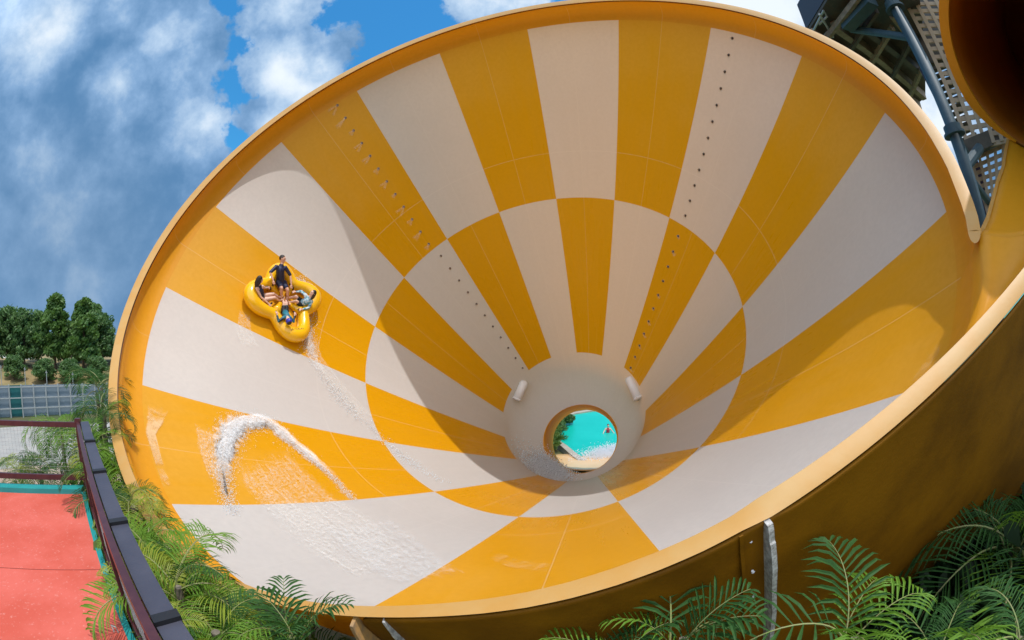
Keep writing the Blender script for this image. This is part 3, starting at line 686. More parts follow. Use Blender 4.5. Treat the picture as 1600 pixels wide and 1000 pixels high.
J = {
'man': {'head': (-0.015, 1.125, 0.62), 'neck': (-0.032, 1.003, 0.55), 'chest': (-0.072, 0.852, 0.42), 'shL': (-0.221, 0.921, 0.48), 'shR': (0.098, 0.894, 0.5), 'elL': (-0.442, 0.753, 0.42), 'elR': (0.273, 0.686, 0.42), 'haL': (-0.388, 0.472, 0.40), 'haR': (0.263, 0.375, 0.36), 'hip': (-0.028, 0.527, 0.26), 'hipL': (-0.114, 0.506, 0.27), 'hipR': (0.058, 0.488, 0.27), 'knL': (-0.18, 0.214, 0.44), 'knR': (0.03, 0.156, 0.44), 'anL': (-0.095, 0.0, 0.16), 'anR': (0.108, -0.076, 0.16), 'toL': (-0.106, -0.138, 0.22), 'toR': (0.132, -0.228, 0.22)},
'woman': {'head': (-1.049, 0.329, 0.72), 'neck': (-1.049, 0.242, 0.62), 'chest': (-0.98, 0.126, 0.46), 'shL': (-1.126, 0.132, 0.55), 'shR': (-0.928, 0.19, 0.57), 'elL': (-0.97, -0.073, 0.42), 'elR': (-0.801, 0.20, 0.48), 'haL': (-0.728, -0.268, 0.38), 'haR': (-0.655, 0.243, 0.42), 'hip': (-0.869, -0.054, 0.27), 'hipL': (-0.884, -0.104, 0.27), 'hipR': (-0.855, 0.025, 0.29), 'knL': (-0.498, -0.092, 0.42), 'knR': (-0.529, 0.022, 0.44), 'anL': (-0.193, -0.062, 0.16), 'anR': (-0.181, 0.046, 0.18), 'toL': (-0.11, -0.07, 0.26), 'toR': (-0.09, 0.046, 0.27)},
'girl': {'head': (0.753, -0.087, 0.72), 'neck': (0.705, -0.139, 0.62), 'chest': (0.638, -0.218, 0.46), 'shL': (0.589, -0.065, 0.54), 'shR': (0.764, -0.275, 0.52), 'elL': (0.502, 0.111, 0.46), 'elR': (0.671, -0.433, 0.40), 'haL': (0.346, 0.122, 0.40), 'haR': (0.448, -0.461, 0.36), 'hip': (0.552, -0.209, 0.27), 'hipL': (0.527, -0.117, 0.28), 'hipR': (0.505, -0.287, 0.27), 'knL': (0.30, -0.043, 0.42), 'knR': (0.27, -0.208, 0.42), 'anL': (0.18, 0.022, 0.18), 'anR': (0.16, -0.123, 0.16), 'toL': (0.126, 0.026, 0.25), 'toR': (0.083, -0.14, 0.24)},
'child': {'head': (-0.281, -0.924, 0.55), 'neck': (-0.255, -0.816, 0.46), 'chest': (-0.204, -0.686, 0.38), 'shL': (-0.37, -0.758, 0.43), 'shR': (-0.133, -0.752, 0.43), 'elL': (-0.557, -0.863, 0.42), 'elR': (-0.036, -0.888, 0.42), 'haL': (-0.567, -0.662, 0.44), 'haR': (0.047, -0.697, 0.44), 'hip': (-0.148, -0.489, 0.25), 'hipL': (-0.194, -0.472, 0.26), 'hipR': (-0.09, -0.464, 0.26), 'knL': (-0.188, -0.262, 0.38), 'knR': (-0.084, -0.253, 0.38), 'anL': (-0.061, -0.058, 0.2), 'anR': (0.032, -0.063, 0.2), 'toL': (-0.059, -0.02, 0.30), 'toR': (0.04, -0.026, 0.30)}}
def limb(b, a, c, ra, rc, n=10):
    a, c = Vector(a), Vector(c); m_ = (a + c) / 2; b.tube([a, a.lerp(c, .35), c], [ra, (ra * .62 + rc * .42), rc], n); b.sphere(a, ra, n); b.sphere(c, rc, n)
def remesh(o, vox=.012):
    r = o.modifiers.new('union', 'REMESH'); r.mode = 'VOXEL'; r.voxel_size = vox; r.use_smooth_shade = True
    s = o.modifiers.new('smooth', 'SMOOTH'); s.factor = .6; s.iterations = 3
def person(key, label, skin, shirt, shorts, hairm, k=1.0, look=(0, -1, 0), longhair=False, sleeves=None, cap=None, matp=RMAT, loc=None):
    j = {a: Vector(b) for a, b in J[key].items()}
    if key != 'swimmer':                                  # lift the body clear of the tube it leans on
        toc = (RMAT.to_3x3().transposed() @ (CAMP - P_)).normalized(); am = {'man': .34, 'woman': .10, 'girl': .12, 'child': .14}[key]
        for a in j:
            if a[:2] not in ('kn', 'an', 'to'): j[a] = j[a] + toc * am * (.45 if a[:3] == 'hip' else 1)
    root = bpy.data.objects.new('person', None)
    hip = j['hip']; T0 = matp @ Matrix.Translation(hip); COL.objects.link(root); root.matrix_world = T0; root.empty_display_size = .2
    tag(root, label, 'person'); bpy.context.view_layer.update()
    for a in list(j): j[a] = j[a] - hip
    hd = j['head']; up = (j['head'] - j['neck']).normalized(); lk = Vector(look); lk = (lk - up * lk.dot(up)).normalized(); sd = lk.cross(up)
    b = MB()
    # torso, neck, head with face
    ch, nk = j['chest'], j['neck']
    for s_, e_, r0, r1 in (('hip', 'chest', .115 * k, .125 * k), ('chest', 'neck', .12 * k, .06 * k)): limb(b, j[s_], j[e_], r0, r1, 12)
    limb(b, nk, hd, .052 * k, .05 * k); b.sphere(hd, .098 * k ** .5, 14, (.86, 1.0, 1.12), Matrix((sd, lk, up)).transposed())
    hr = .098 * k ** .5
    b.sphere(hd + lk * hr * .98 - up * hr * .18, hr * .2, 6); b.sphere(hd + lk * hr * .62 - up * hr * .7, hr * .42, 8)
    for s_ in (-1, 1): b.sphere(hd + sd * s_ * hr * .88, hr * .2, 6)
    for X_ in 'LR':
        limb(b, ch.lerp(j['sh' + X_], .6), j['sh' + X_], .07 * k, .058 * k); limb(b, j['sh' + X_], j['el' + X_], .052 * k, .04 * k); limb(b, j['el' + X_], j['ha' + X_], .038 * k, .026 * k)
        hv = (j['ha' + X_] - j['el' + X_]).normalized(); hs = hv.cross(Vector((0, 0, 1))).normalized(); H = j['ha' + X_]
        b.sphere(H + hv * .04, .04 * k, 8, (1, .8, .8))
        for q in range(4):
            f0 = H + hv * .065 + hs * (q - 1.5) * .02; f1 = f0 + hv * .035; f2 = f1 + (hv * .3 - Vector((0, 0, 1))).normalized() * .03; b.tube([f0, f1, f2], [.0105, .0098, .008], 6)
        b.tube([H + hv * .02 + hs * .03, H + hv * .05 + hs * .055, H + hv * .075 + hs * .05 - Vector((0, 0, .02))], [.013, .011, .009], 6)
        limb(b, j['hip' + X_], j['kn' + X_], .085 * k, .058 * k); limb(b, j['kn' + X_], j['an' + X_], .055 * k, .036 * k)
        limb(b, j['an' + X_], j['to' + X_], .04 * k, .028 * k)
    bo = localbuild(b, 'body', skin, root); remesh(bo, .010)
    # clothes
    b = MB(); limb(b, j['hip'], ch, .124 * k, .136 * k, 14); limb(b, ch, nk - (nk - ch).normalized() * .05, .132 * k, .075 * k, 14)
    if sleeves:
        for X_ in 'LR':
            limb(b, ch.lerp(j['sh' + X_], .5), j['sh' + X_], .08 * k, .07 * k); e = j['sh' + X_].lerp(j['el' + X_], min(1, sleeves)); limb(b, j['sh' + X_], e, .064 * k, .054 * k)
            if sleeves > 1: limb(b, j['el' + X_], j['el' + X_].lerp(j['ha' + X_], .85), .05 * k, .036 * k)
    o = localbuild(b, 'swim_shirt', shirt, root); remesh(o, .012)
    if shorts:
        b = MB()
        for X_ in 'LR': limb(b, j['hip' + X_], j['hip' + X_].lerp(j['kn' + X_], .55), .102 * k, .09 * k)
        limb(b, j['hipL'], j['hipR'], .118 * k, .118 * k); o = localbuild(b, 'swim_shorts', shorts, root); remesh(o, .012)
    b = MB(); b.sphere(hd + up * hr * .28 - lk * hr * .22, hr * 1.06, 14, (.9, 1.0, 1.02), Matrix((sd, lk, up)).transposed())
    if longhair:
        b.tube([hd - lk * hr * .5, hd - lk * hr * .95 - up * .10, hd - lk * hr * .8 - up * .24, hd - lk * hr * .5 - up * .33], [.085, .075, .055, .02], 10)
        for s_ in (-1, 1): b.tube([hd + sd * s_ * hr * .7, hd + sd * s_ * hr * .85 - lk * .03 - up * .1, hd + sd * s_ * hr * .6 - lk * .05 - up * .2], [.04, .035, .015], 8)
    o = localbuild(b, 'hair', hairm, root); remesh(o, .012)
    if cap:
        b = MB(); b.sphere(hd + up * hr * .1 - lk * hr * .05, hr * 1.12, 14); localbuild(b, 'swim_cap', cap, root)
    for s_ in (-1, 1):
        b = MB(); b.sphere(hd + lk * hr * .93 + sd * s_ * hr * .34 + up * hr * .12, .012, 6); localbuild(b, 'eye', M_grip, root)
    return root
M_skin = mat('skin', (.66, .37, .25), .5, (9, .5, (.48, .22, .14))); M_skin2 = mat('skin_pale', (.74, .47, .36), .5, (9, .5, (.66, .38, .28)))
M_hair = mat('dark_hair', (.02, .012, .008), .45, bump=(60, .5)); M_navy = mat('navy_lycra', (.008, .012, .045), .5, (5, .6, (.02, .03, .09)))
M_black = mat('black_lycra', (.012, .013, .018), .5); M_teal = mat('teal_black_lycra', (.01, .18, .26), .5, (4, 1, (.008, .012, .02), 1))
M_pat = mat('blue_white_pattern', (.04, .28, .40), .55, (13, 1, (.75, .80, .82), 2)); M_cap = mat('blue_cap', (.02, .03, .38), .4)
person('man', 'man in dark navy swim shirt and shorts sitting at the top of the raft', M_skin, M_navy, M_navy, M_hair, 1.0, (.5, -.6, .5), sleeves=.95)
person('woman', 'woman with long dark hair and sleeveless dark swimsuit on the left of the raft', M_skin2, M_navy, None, M_hair, .84, (1, -.15, .1), longhair=True)
person('girl', 'long-haired girl in blue and white patterned swim shirt on the right of the raft', M_skin2, M_pat, M_black, M_hair, .84, (-1, .1, .1), longhair=True, sleeves=1.6)
person('child', 'child in teal and black with blue cap lying at the bottom of the raft', M_skin2, M_teal, M_black, M_hair, .78, (.1, .9, .6), sleeves=1.6, cap=M_cap)
for x, y, z, a in [(-.40, .44, .48, 20), (.27, .33, .44, -20), (-.70, -.30, .46, 60), (-.63, .25, .47, 110), (.33, .13, .46, 80), (.40, -.48, .45, 100), (-.58, -.63, .50, 0), (.06, -.66, .50, 0)]:
    b = MB(); t = RD(a); d = Vector((math.sin(t), math.cos(t), 0)); c = Vector((x, y, z - .05))
    b.tube([c - d * .10 - Vector((0, 0, .06)), c - d * .08, c + d * .08, c + d * .10 - Vector((0, 0, .06))], .026, 8); localbuild(b, 'handle', M_grip, raft)
# small dark marks printed on the bottom lobe
b = MB()
for k in range(9):
    x = -.24 + k * .05 + (.0 if k > 1 else -.03); c = clover(-PI / 2) + Vector((x, .085 + .02 * (k % 2), .545)); b.box(c, (.028, .05 + .02 * (k % 3), .004), Matrix.Rotation(.5 * (k % 2), 3, 'Z'))
localbuild(b, 'printed_marks', mat('print_brown', (.30, .16, .02), .5), raft, False)
# foam cores: opaque-ish sheets under the droplets
M_core = foam_mat('foam_core', 16, .62, (.90, .91, .93), .32, .74)
def strip(pxs, wds, name, label, lift=.03, n=60, m=None):
    pts = resample([coneat(*p) for p in pxs], n); A = []; B = []
    for k, (a, z) in enumerate(pts):
        a2, z2 = pts[min(k + 1, n - 1)]; a1, z1 = pts[max(k - 1, 0)]; r = rz(z)
        da, dz = (a2 - a1) * r, (z2 - z1); l = math.hypot(da, dz) + 1e-9; w_ = (wds[0] + (wds[1] - wds[0]) * math.sin(PI * min(1, k / n * 1.1))) / S
        w_ *= 1 + .25 * math.sin(k * .9) + .15 * math.sin(k * 2.3)
        A.append((a - dz / l * w_ / r, z + da / l * w_)); B.append((a + dz / l * w_ / r, z - da / l * w_))
    return pathpoly([A, B], name, m or M_core, label, lift / S, 8)
for q_, lf in enumerate((.03, .07, .12)): strip(outl[:], (.13 - .02 * q_, .30 - .06 * q_), 'foam_crest', 'dense white core of the foam crest on the orange panel', lf)
strip([(346, 720), (352, 690), (366, 668), (386, 664), (404, 664), (424, 670)], (.12, .40), 'foam_crest', 'thick white head of the foam crest', .09)
strip([(474, 500), (481, 532), (487, 556), (500, 580), (512, 598)], (.12, .24), 'wake_foam', 'white wake just below the raft', .03, 40)
strip([(462, 445), (472, 448), (480, 456)], (.1, .22), 'wake_foam', 'white water kicked up behind the raft', .05, 20)

# ------------------------------------------------------------------ ground, hill, road
M_ground = mat('ground_grass', (.055, .085, .022), .95, (.35, .8, (.12, .09, .045), 9), (6, .5))
M_dirt = mat('dirt', (.34, .24, .17), .95, (.5, .8, (.42, .33, .26), 9), (5, .4))
M_road = mat('gravel_road', (.30, .29, .27), .9, (.8, .7, (.40, .37, .33), 9), (9, .4))
M_dry = mat('dry_grass_hill', (.30, .21, .10), .95, (.25, .85, (.13, .13, .045), 10), (3, .6))
def grid(name, x0, x1, y0, y1, nx, ny, fz, m, kind='structure'):
    vv = [(x0 + (x1 - x0) * i / nx, y0 + (y1 - y0) * j / ny, fz(x0 + (x1 - x0) * i / nx, y0 + (y1 - y0) * j / ny)) for i in range(nx + 1) for j in range(ny + 1)]
    ff = [(i * (ny + 1) + j, (i + 1) * (ny + 1) + j, (i + 1) * (ny + 1) + j + 1, i * (ny + 1) + j + 1) for i in range(nx) for j in range(ny)]
    return tag(meshobj(name, vv, ff, m, None, True), kind=kind)
g = grid('ground', -900, 900, -600, 1200, 2, 2, lambda x, y: 0.0, M_ground)
def pol(d, az): return d * math.sin(RD(az)), d * math.cos(RD(az))
# hill behind the fence on the left
def band(name, ds, azs, fz, m):
    vv = []; 
    for d in ds:
        for az in azs: x, y = pol(d, az); vv.append((x, y, fz(d, az)))
    na = len(azs); ff = [(i * na + j, i * na + j + 1, (i + 1) * na + j + 1, (i + 1) * na + j) for i in range(len(ds) - 1) for j in range(na - 1)]
    return tag(meshobj(name, vv, ff, m, None, True), kind='structure')
def hz(d, az):
    t = max(0, min(1, (d - 60) / 24)); t = t * t * (3 - 2 * t)
    return -.2 + 3.6 * t + .25 * math.sin(d * .4 + az * .6) * t - max(0, d - 90) * .02 + .4 * math.sin(az * .23)*t
band('hill', [57 + 3 * k for k in range(30)], [-100 + 2 * k for k in range(36)], hz, M_dry)
band('road', [33, 36, 40, 44, 47], [-100 + 2 * k for k in range(36)], lambda d, a: .012, M_road)
band('dirt_yard', [18, 22, 27, 32.9], [-100 + 2 * k for k in range(36)], lambda d, a: .016 + 0 * d, M_dirt)
# corrugated fence
M_steel = mat('galvanised_sheet', (.24, .30, .36), .5, (.7, .8, (.26, .32, .38)), metal=.1); M_post = mat('grey_post', (.36, .38, .38), .6); M_teals = mat('teal_sheet', (.03, .16, .17), .5)
fence = empty('fence', (*pol(52, -60), 0), 'long blue-grey sheet metal fence below the dry hill', 'fence')
for k in range(26):
    a0, a1 = -88 + 1.6 * k, -88 + 1.6 * (k + 1)
    p0 = Vector((*pol(52, a0), 0)); p1 = Vector((*pol(52, a1), 0)); vv = []; nn = 24; dpt = (p1 - p0).cross(Vector((0, 0, 1))).normalized()
    for i in range(nn + 1):
        q_ = p0.lerp(p1, i / nn) + dpt * .05 * (i % 2); vv += [q_ + Vector((0, 0, .1)), q_ + Vector((0, 0, 3.1))]
    meshobj('sheet_panel', vv, [(2 * i, 2 * i + 2, 2 * i + 3, 2 * i + 1) for i in range(nn)], M_teals if k == 14 else M_steel, fence)
    b = MB(); q0 = p0 * (51.75 / 52); q1 = p1 * (51.75 / 52)
    b.box(q0 + Vector((0, 0, 1.6)), (.12, .12, 3.2)); b.build('post', M_post, fence)
    for h in (.9, 1.9, 2.95):
        b = MB(); b.beam(q0 + Vector((0, 0, h)), q1 + Vector((0, 0, h)), .08, .1); b.build('rail', M_post, fence)
# thin stakes along the hill foot
for k, az in enumerate((-66.5, -63.4, -60.6, -57.2)):
    b = MB(); x, y = pol(58 + k % 2, az); b.tube([(x, y, 0), (x, y, 4.6 - .3 * k)], .05, 6); b.box((x, y, 4.4 - .3 * k), (.5, .06, .06))
    tag(b.build('utility_stake', M_post), ['leftmost thin grey stake behind the metal fence', 'second thin grey stake from the left behind the metal fence', 'third thin grey stake from the left behind the metal fence', 'thin grey stake behind the metal fence nearest the funnel'][k], 'stake', 'stakes along the fence')

# ------------------------------------------------------------------ trees on the hill
def leafmat(name, c1, c2, tr):
    return mat(name, c1, .55, (.9, 1.0, c2, 4), trans=(.22, tr))
M_leafA = leafmat('leaf_dark', (.07, .15, .05), (.14, .24, .07), (.12, .26, .05)); M_leafB = leafmat('leaf_mid', (.07, .16, .035), (.14, .24, .05), (.14, .28, .04))
M_bark = mat('bark', (.12, .085, .055), .9, (6, .8, (.06, .04, .03)), (20, .5))
def crown_mesh(seed, h, wd, n, conic, m, leaf=.27):
    rn = random.Random(seed); vv = []; ff = []
    cl = []
    for k in range(60):
        f = rn.random() ** .8; rr = wd * (1 - f * conic) * (.35 + .65 * math.sin(PI * min(1, f * .75 + .2))); t = rn.uniform(0, 2 * PI); q_ = rn.uniform(.3, 1) * rr
        cl.append((math.cos(t) * q_, math.sin(t) * q_, h * (.18 + .8 * f), wd * rn.uniform(.20, .40) * (1 - f * conic * .6)))
    for _ in range(n):
        cx, cy, cz, cr = rn.choice(cl); d = Vector((rn.gauss(0, 1), rn.gauss(0, 1), rn.gauss(0, .75))).normalized() * cr * rn.uniform(.55, 1.05)
        p = Vector((cx, cy, cz)) + d; a = Vector((rn.gauss(0, 1), rn.gauss(0, 1), rn.gauss(0, .6))).normalized(); b_ = a.orthogonal().normalized(); c_ = a.cross(b_)
        l = leaf * rn.uniform(.6, 1.5); b0 = len(vv); vv += [p - b_ * l, p + c_ * l * .45, p + b_ * l, p - c_ * l * .45]; ff.append((b0, b0 + 1, b0 + 2, b0 + 3))
    me = bpy.data.meshes.new('crown'); me.from_pydata(vv, [], ff); me.materials.append(m); return me
CR = [crown_mesh(1, 8.5, 3.0, 7500, .35, M_leafA), crown_mesh(2, 9.5, 2.7, 7500, .62, M_leafB), crown_mesh(3, 7.5, 3.3, 7500, .25, M_leafA), crown_mesh(4, 8.8, 2.9, 7500, .5, M_leafA)]
def trunk_mesh(seed, h):
    rn = random.Random(seed); b = MB(); top = Vector((rn.uniform(-.3, .3), rn.uniform(-.3, .3), h * .8)); b.tube([(0, 0, -.3), (0.05, 0, h * .3), top], [.22, .16, .05], 7)
    for k in range(6): s = rn.uniform(.25, .7); p = Vector((0, 0, 0)).lerp(top, s); t = rn.uniform(0, 6.28); b.tube([p, p + Vector((math.cos(t), math.sin(t), .8)) * h * .14], [.07, .02], 5)
    me = bpy.data.meshes.new('trunk'); me.from_pydata([tuple(v) for v in b.v], [], b.f); me.materials.append(M_bark); return me
TK = [trunk_mesh(k, 9) for k in range(4)]
def tree(px, d, ci, scl, label, squash=1.0, grp='trees on the hill'):
    az = math.degrees(math.atan2(ray(px, 560).x, ray(px, 560).y)); x, y = pol(d, az)
    r = empty('hill_tree', (x, y, hz(d, az) if d > 56 else 0), label, 'tree', grp, rz=px * 1.3); r.scale = (scl * squash, scl * squash, scl)
    for nm, me in (('trunk', TK[ci]), ('crown', CR[ci])): o = link(bpy.data.objects.new(nm, me)); o.parent = r
tl = [(-22, 80, 0, .95, 'broad dark tree cut by the left edge of the photo'), (12, 84, 2, 1.02, 'dark rounded tree second from the left edge on the hill'), (38, 80, 0, .92, 'dark low tree on the hill left of the paler cone-shaped tree'),
      (60, 92, 3, .92, 'small dark tree standing behind the gap on the hill'), (86, 78, 1, 1.08, 'pale green cone-shaped tree, the left of the two tallest'), (104, 84, 2, .85, 'dark bushy tree between the two tallest pale trees'),
      (130, 76, 1, 1.06, 'pale green cone-shaped tree nearest the funnel, right of the two tallest'), (143, 84, 3, 1.0, 'dark tree behind the tall pale tree next to the funnel'), (160, 80, 0, .86, 'dark tree partly hidden by the funnel rim')]
for px, d, ci, sc_, lb in tl: tree(px, d, ci, sc_ * 1.06, lb, 1.15)
for k, (px, d) in enumerate(((20, 73), (70, 72), (110, 71), (150, 72))):
    tree(px, d, 2, .42, ['low dark bush at the hill foot on the far left', 'low dark bush below the pale left tree', 'low dark bush in the shade between the tall trees', 'low dark bush on the hill close to the funnel rim'][k], 1.5, 'bushes under the hill trees')
# pale roofs behind the trees
M_roof = mat('pale_roof', (.62, .62, .62), .5); M_wallp = mat('pale_wall', (.5, .48, .44), .8)
for k, (px, py, wd) in enumerate(((112, 566, 11), (22, 556, 9))):
    c = ath(px, py, 100); r = empty('house', (c.x, c.y, 0), ['white-roofed shed glimpsed between the tall hill trees', 'white-roofed shed glimpsed behind the leftmost trees'][k], 'shed')
    r.rotation_euler = (0, 0, math.atan2(-c.x, c.y) * 0 + RD(30)); bpy.context.view_layer.update()
    b = MB(); b.box((0, 0, c.z / 2 - .6), (wd, 5, c.z - 1.2)); o = b.build('wall', M_wallp); o.parent = r
    b = MB(); b.add([(-wd / 2 - .4, -3, c.z - 1.3), (wd / 2 + .4, -3, c.z - 1.3), (wd / 2 + .4, 0, c.z), (-wd / 2 - .4, 0, c.z), (wd / 2 + .4, 3, c.z - 1.3), (-wd / 2 - .4, 3, c.z - 1.3)], [(0, 1, 2, 3), (3, 2, 4, 5), (0, 3, 5), (1, 4, 2)]); o = b.build('roof', M_roof); o.parent = r

# ------------------------------------------------------------------ red deck with its railing
DZ = 6.3
def dk(px, py, z=DZ): return atz(px, py, z)
M_red = mat('red_deck_paint', (.52, .075, .042), .75, (1.3, .85, (.62, .12, .085), 12), (60, .15))
t_ = M_red.node_tree                                       # worn specks and faint plank joints
nz_ = t_.nodes.new('ShaderNodeTexNoise'); nz_.inputs['Scale'].default_value = 32; nz_.inputs['Detail'].default_value = 8
tcn = t_.nodes.new('ShaderNodeTexCoord'); t_.links.new(tcn.outputs['Object'], nz_.inputs['Vector'])
mr = t_.nodes.new('ShaderNodeMapRange'); mr.inputs[1].default_value = .60; mr.inputs[2].default_value = .72; mr.inputs[4].default_value = .28; t_.links.new(nz_.outputs[0], mr.inputs[0])
bs = t_.nodes['Principled BSDF']; old = bs.inputs['Base Color'].links[0].from_socket
mxn = t_.nodes.new('ShaderNodeMix'); mxn.data_type = 'RGBA'; t_.links.new(mr.outputs[0], mxn.inputs[0]); t_.links.new(old, mxn.inputs[6]); mxn.inputs[7].default_value = (.75, .42, .36, 1); t_.links.new(mxn.outputs[2], bs.inputs['Base Color'])
M_tealp = mat('teal_paint', (.01, .24, .24), .5, (4, .6, (.02, .32, .30))); M_maroon = mat('maroon_steel', (.055, .014, .018), .35, (9, .5, (.10, .03, .03))); M_ledge = mat('slate_ledge', (.045, .047, .07), .5, (3, .6, (.07, .07, .095)), (30, .1))
cA = dk(128, 772); cB = dk(200, 1000); cC = dk(-60, 765)
ed = (cB - cA).normalized(); en = dk(197, 985) + ed * 6
far = (cC - cA).normalized(); cC = cA + far * 14
back = cB + ed * 3
b = MB(); ps = [cA, back, back + far * 14, cC]
b.add([p for p in ps] + [p - Vector((0, 0, .25)) for p in ps], [(0, 3, 2, 1), (4, 5, 6, 7), (0, 1, 5, 4), (1, 2, 6, 5), (2, 3, 7, 6), (3, 0, 4, 7)])
deck = empty('viewing_deck', cA - Vector((0, 0, .25)), 'worn red painted deck with teal edge at the lower left', 'deck')
o = b.build('deck_floor', M_red, deck)
# teal kerb strips: along the far edge and the side edge
up = Vector((0, 0, 1)); ns = ed.cross(up); ns = ns if ns.dot(far) < 0 else -ns; nf_ = far.cross(up); nf_ = nf_ if nf_.dot(ed) < 0 else -nf_
b = MB(); b.beam(cA + nf_ * .10 + Vector((0, 0, .02)), cC + nf_ * .10 + Vector((0, 0, .02)), .20, .10); b.build('kerb', M_tealp, deck)
b = MB(); b.beam(cA + ns * .03 + Vector((0, 0, -.0)), back + ns * .03 + Vector((0, 0, 0)), .06, .06); b.build('kerb', M_tealp, deck)
for k, s in enumerate((1.9,)):
    b = MB(); p0 = cA + ed * 0 + ed * 2.35 + Vector((0, 0, .002)); b.beam(p0, p0 + far * 9, .005, .004); b.build('deck_joint', mat('joint_red', (.22, .04, .03), .8), deck)
b = MB()                                                  # supports below
for s in (.3, 3.2, 6):
    for f_ in (.5, 6, 12): p = cA + ed * s + far * f_; b.tube([(p.x, p.y, 0), (p.x, p.y, DZ - .25)], .12, 8); 
    
for i_, (s, f_) in enumerate([(s, f_) for s in (.3, 3.2) for f_ in (.5, 6)]):
    p = cA + ed * s + far * f_; b = MB(); b.tube([(p.x, p.y, 0), (p.x, p.y, DZ - .25)], .12, 8); b.build('support_post', M_ledge, deck)
c_ = dk(176, 986); b = MB(); b.tube([c_ + Vector((.02, .0, .0)), c_ + Vector((0, .01, .05)), c_ + Vector((.05, .015, .05)), c_ + Vector((.06, .015, 0))], .006, 6); b.build('eye_bolt', M_post, deck)
# railing
RH = 0.97
rail = empty('deck_railing', cA + nf_ * .1, 'maroon steel railing with wide slate-blue top ledge around the red deck', 'railing')
pf = [cA + nf_ * .16 + ns * .06 + far * f_ for f_ in (0, 1.62, 3.6, 5.6)]
for k, p in enumerate(pf):
    b = MB(); b.box(p + Vector((0, 0, RH / 2)), (.07, .07, RH), Matrix.Rotation(math.atan2(far.y, far.x), 3, 'Z')); b.box(p + Vector((0, 0, RH + .02)), (.085, .085, .05), Matrix.Rotation(math.atan2(far.y, far.x), 3, 'Z')); b.build('post', M_maroon, rail)
    if k < 3:
        q_ = pf[k + 1]
        b = MB(); b.beam(p + Vector((0, 0, RH - .04)), q_ + Vector((0, 0, RH - .04)), .05, .07); b.build('top_rail', M_maroon, rail)
        b = MB(); b.beam(p + Vector((0, 0, .19)), q_ + Vector((0, 0, .19)), .05, .075); b.build('bottom_rail', M_maroon, rail)
        # square wire netting between the rails
        b = MB(); nn = 26
        for i in range(1, nn): r_ = p.lerp(q_, i / nn); b.beam(r_ + Vector((0, 0, .23)), r_ + Vector((0, 0, RH - .08)), .002, .002)
        for i in range(1, 12): b.beam(p + Vector((0, 0, .23 + i * .055)), q_ + Vector((0, 0, .23 + i * .055)), .002, .002)
        b.build('wire_netting', M_post, rail)
# side run towards the camera: posts, maroon edge rails and the stepped ledge
sA = pf[0]
ptsS = [sA + ed * s for s in (0, 1.25, 2.5, 3.75, 5.0, 6.2)]
for k, p in enumerate(ptsS):
    if k: b = MB(); b.box(p + Vector((0, 0, RH / 2 - .05)), (.06, .06, RH - .1), Matrix.Rotation(math.atan2(ed.y, ed.x), 3, 'Z')); b.build('post', M_maroon, rail)
    if k < 5:
        q_ = ptsS[k + 1]
        b = MB(); b.beam(p + Vector((0, 0, RH - .05)), q_ + Vector((0, 0, RH - .05)), .05, .09); b.build('top_rail', M_maroon, rail)
        b = MB(); b.beam(p + Vector((0, 0, .16)), q_ + Vector((0, 0, .16)), .05, .07); b.build('bottom_rail', M_maroon, rail)
        b = MB(); nn = 22
        for i in range(1, nn): r_ = p.lerp(q_, i / nn); b.beam(r_ + Vector((0, 0, .2)), r_ + Vector((0, 0, RH - .1)), .002, .002)
        for i in range(1, 12): b.beam(p + Vector((0, 0, .2 + i * .055)), q_ + Vector((0, 0, .2 + i * .055)), .002, .002)
        b.build('wire_netting', M_post, rail)
        b = MB(); off = ns * (.045 + .06); z_ = RH - .03 - .01 * k
        b.beam(p + off + Vector((0, 0, z_)) - ed * .02, q_ + off + Vector((0, 0, z_ - .008)), .13, .05)
        b.build('ledge', M_ledge, rail)
        b = MB(); b.beam(q_ + off + Vector((0, 0, z_ + .01)) - ed * .035, q_ + off + Vector((0, 0, z_ + .01)) + ed * .035, .142, .06); b.build('ledge_joint', M_grip, rail)

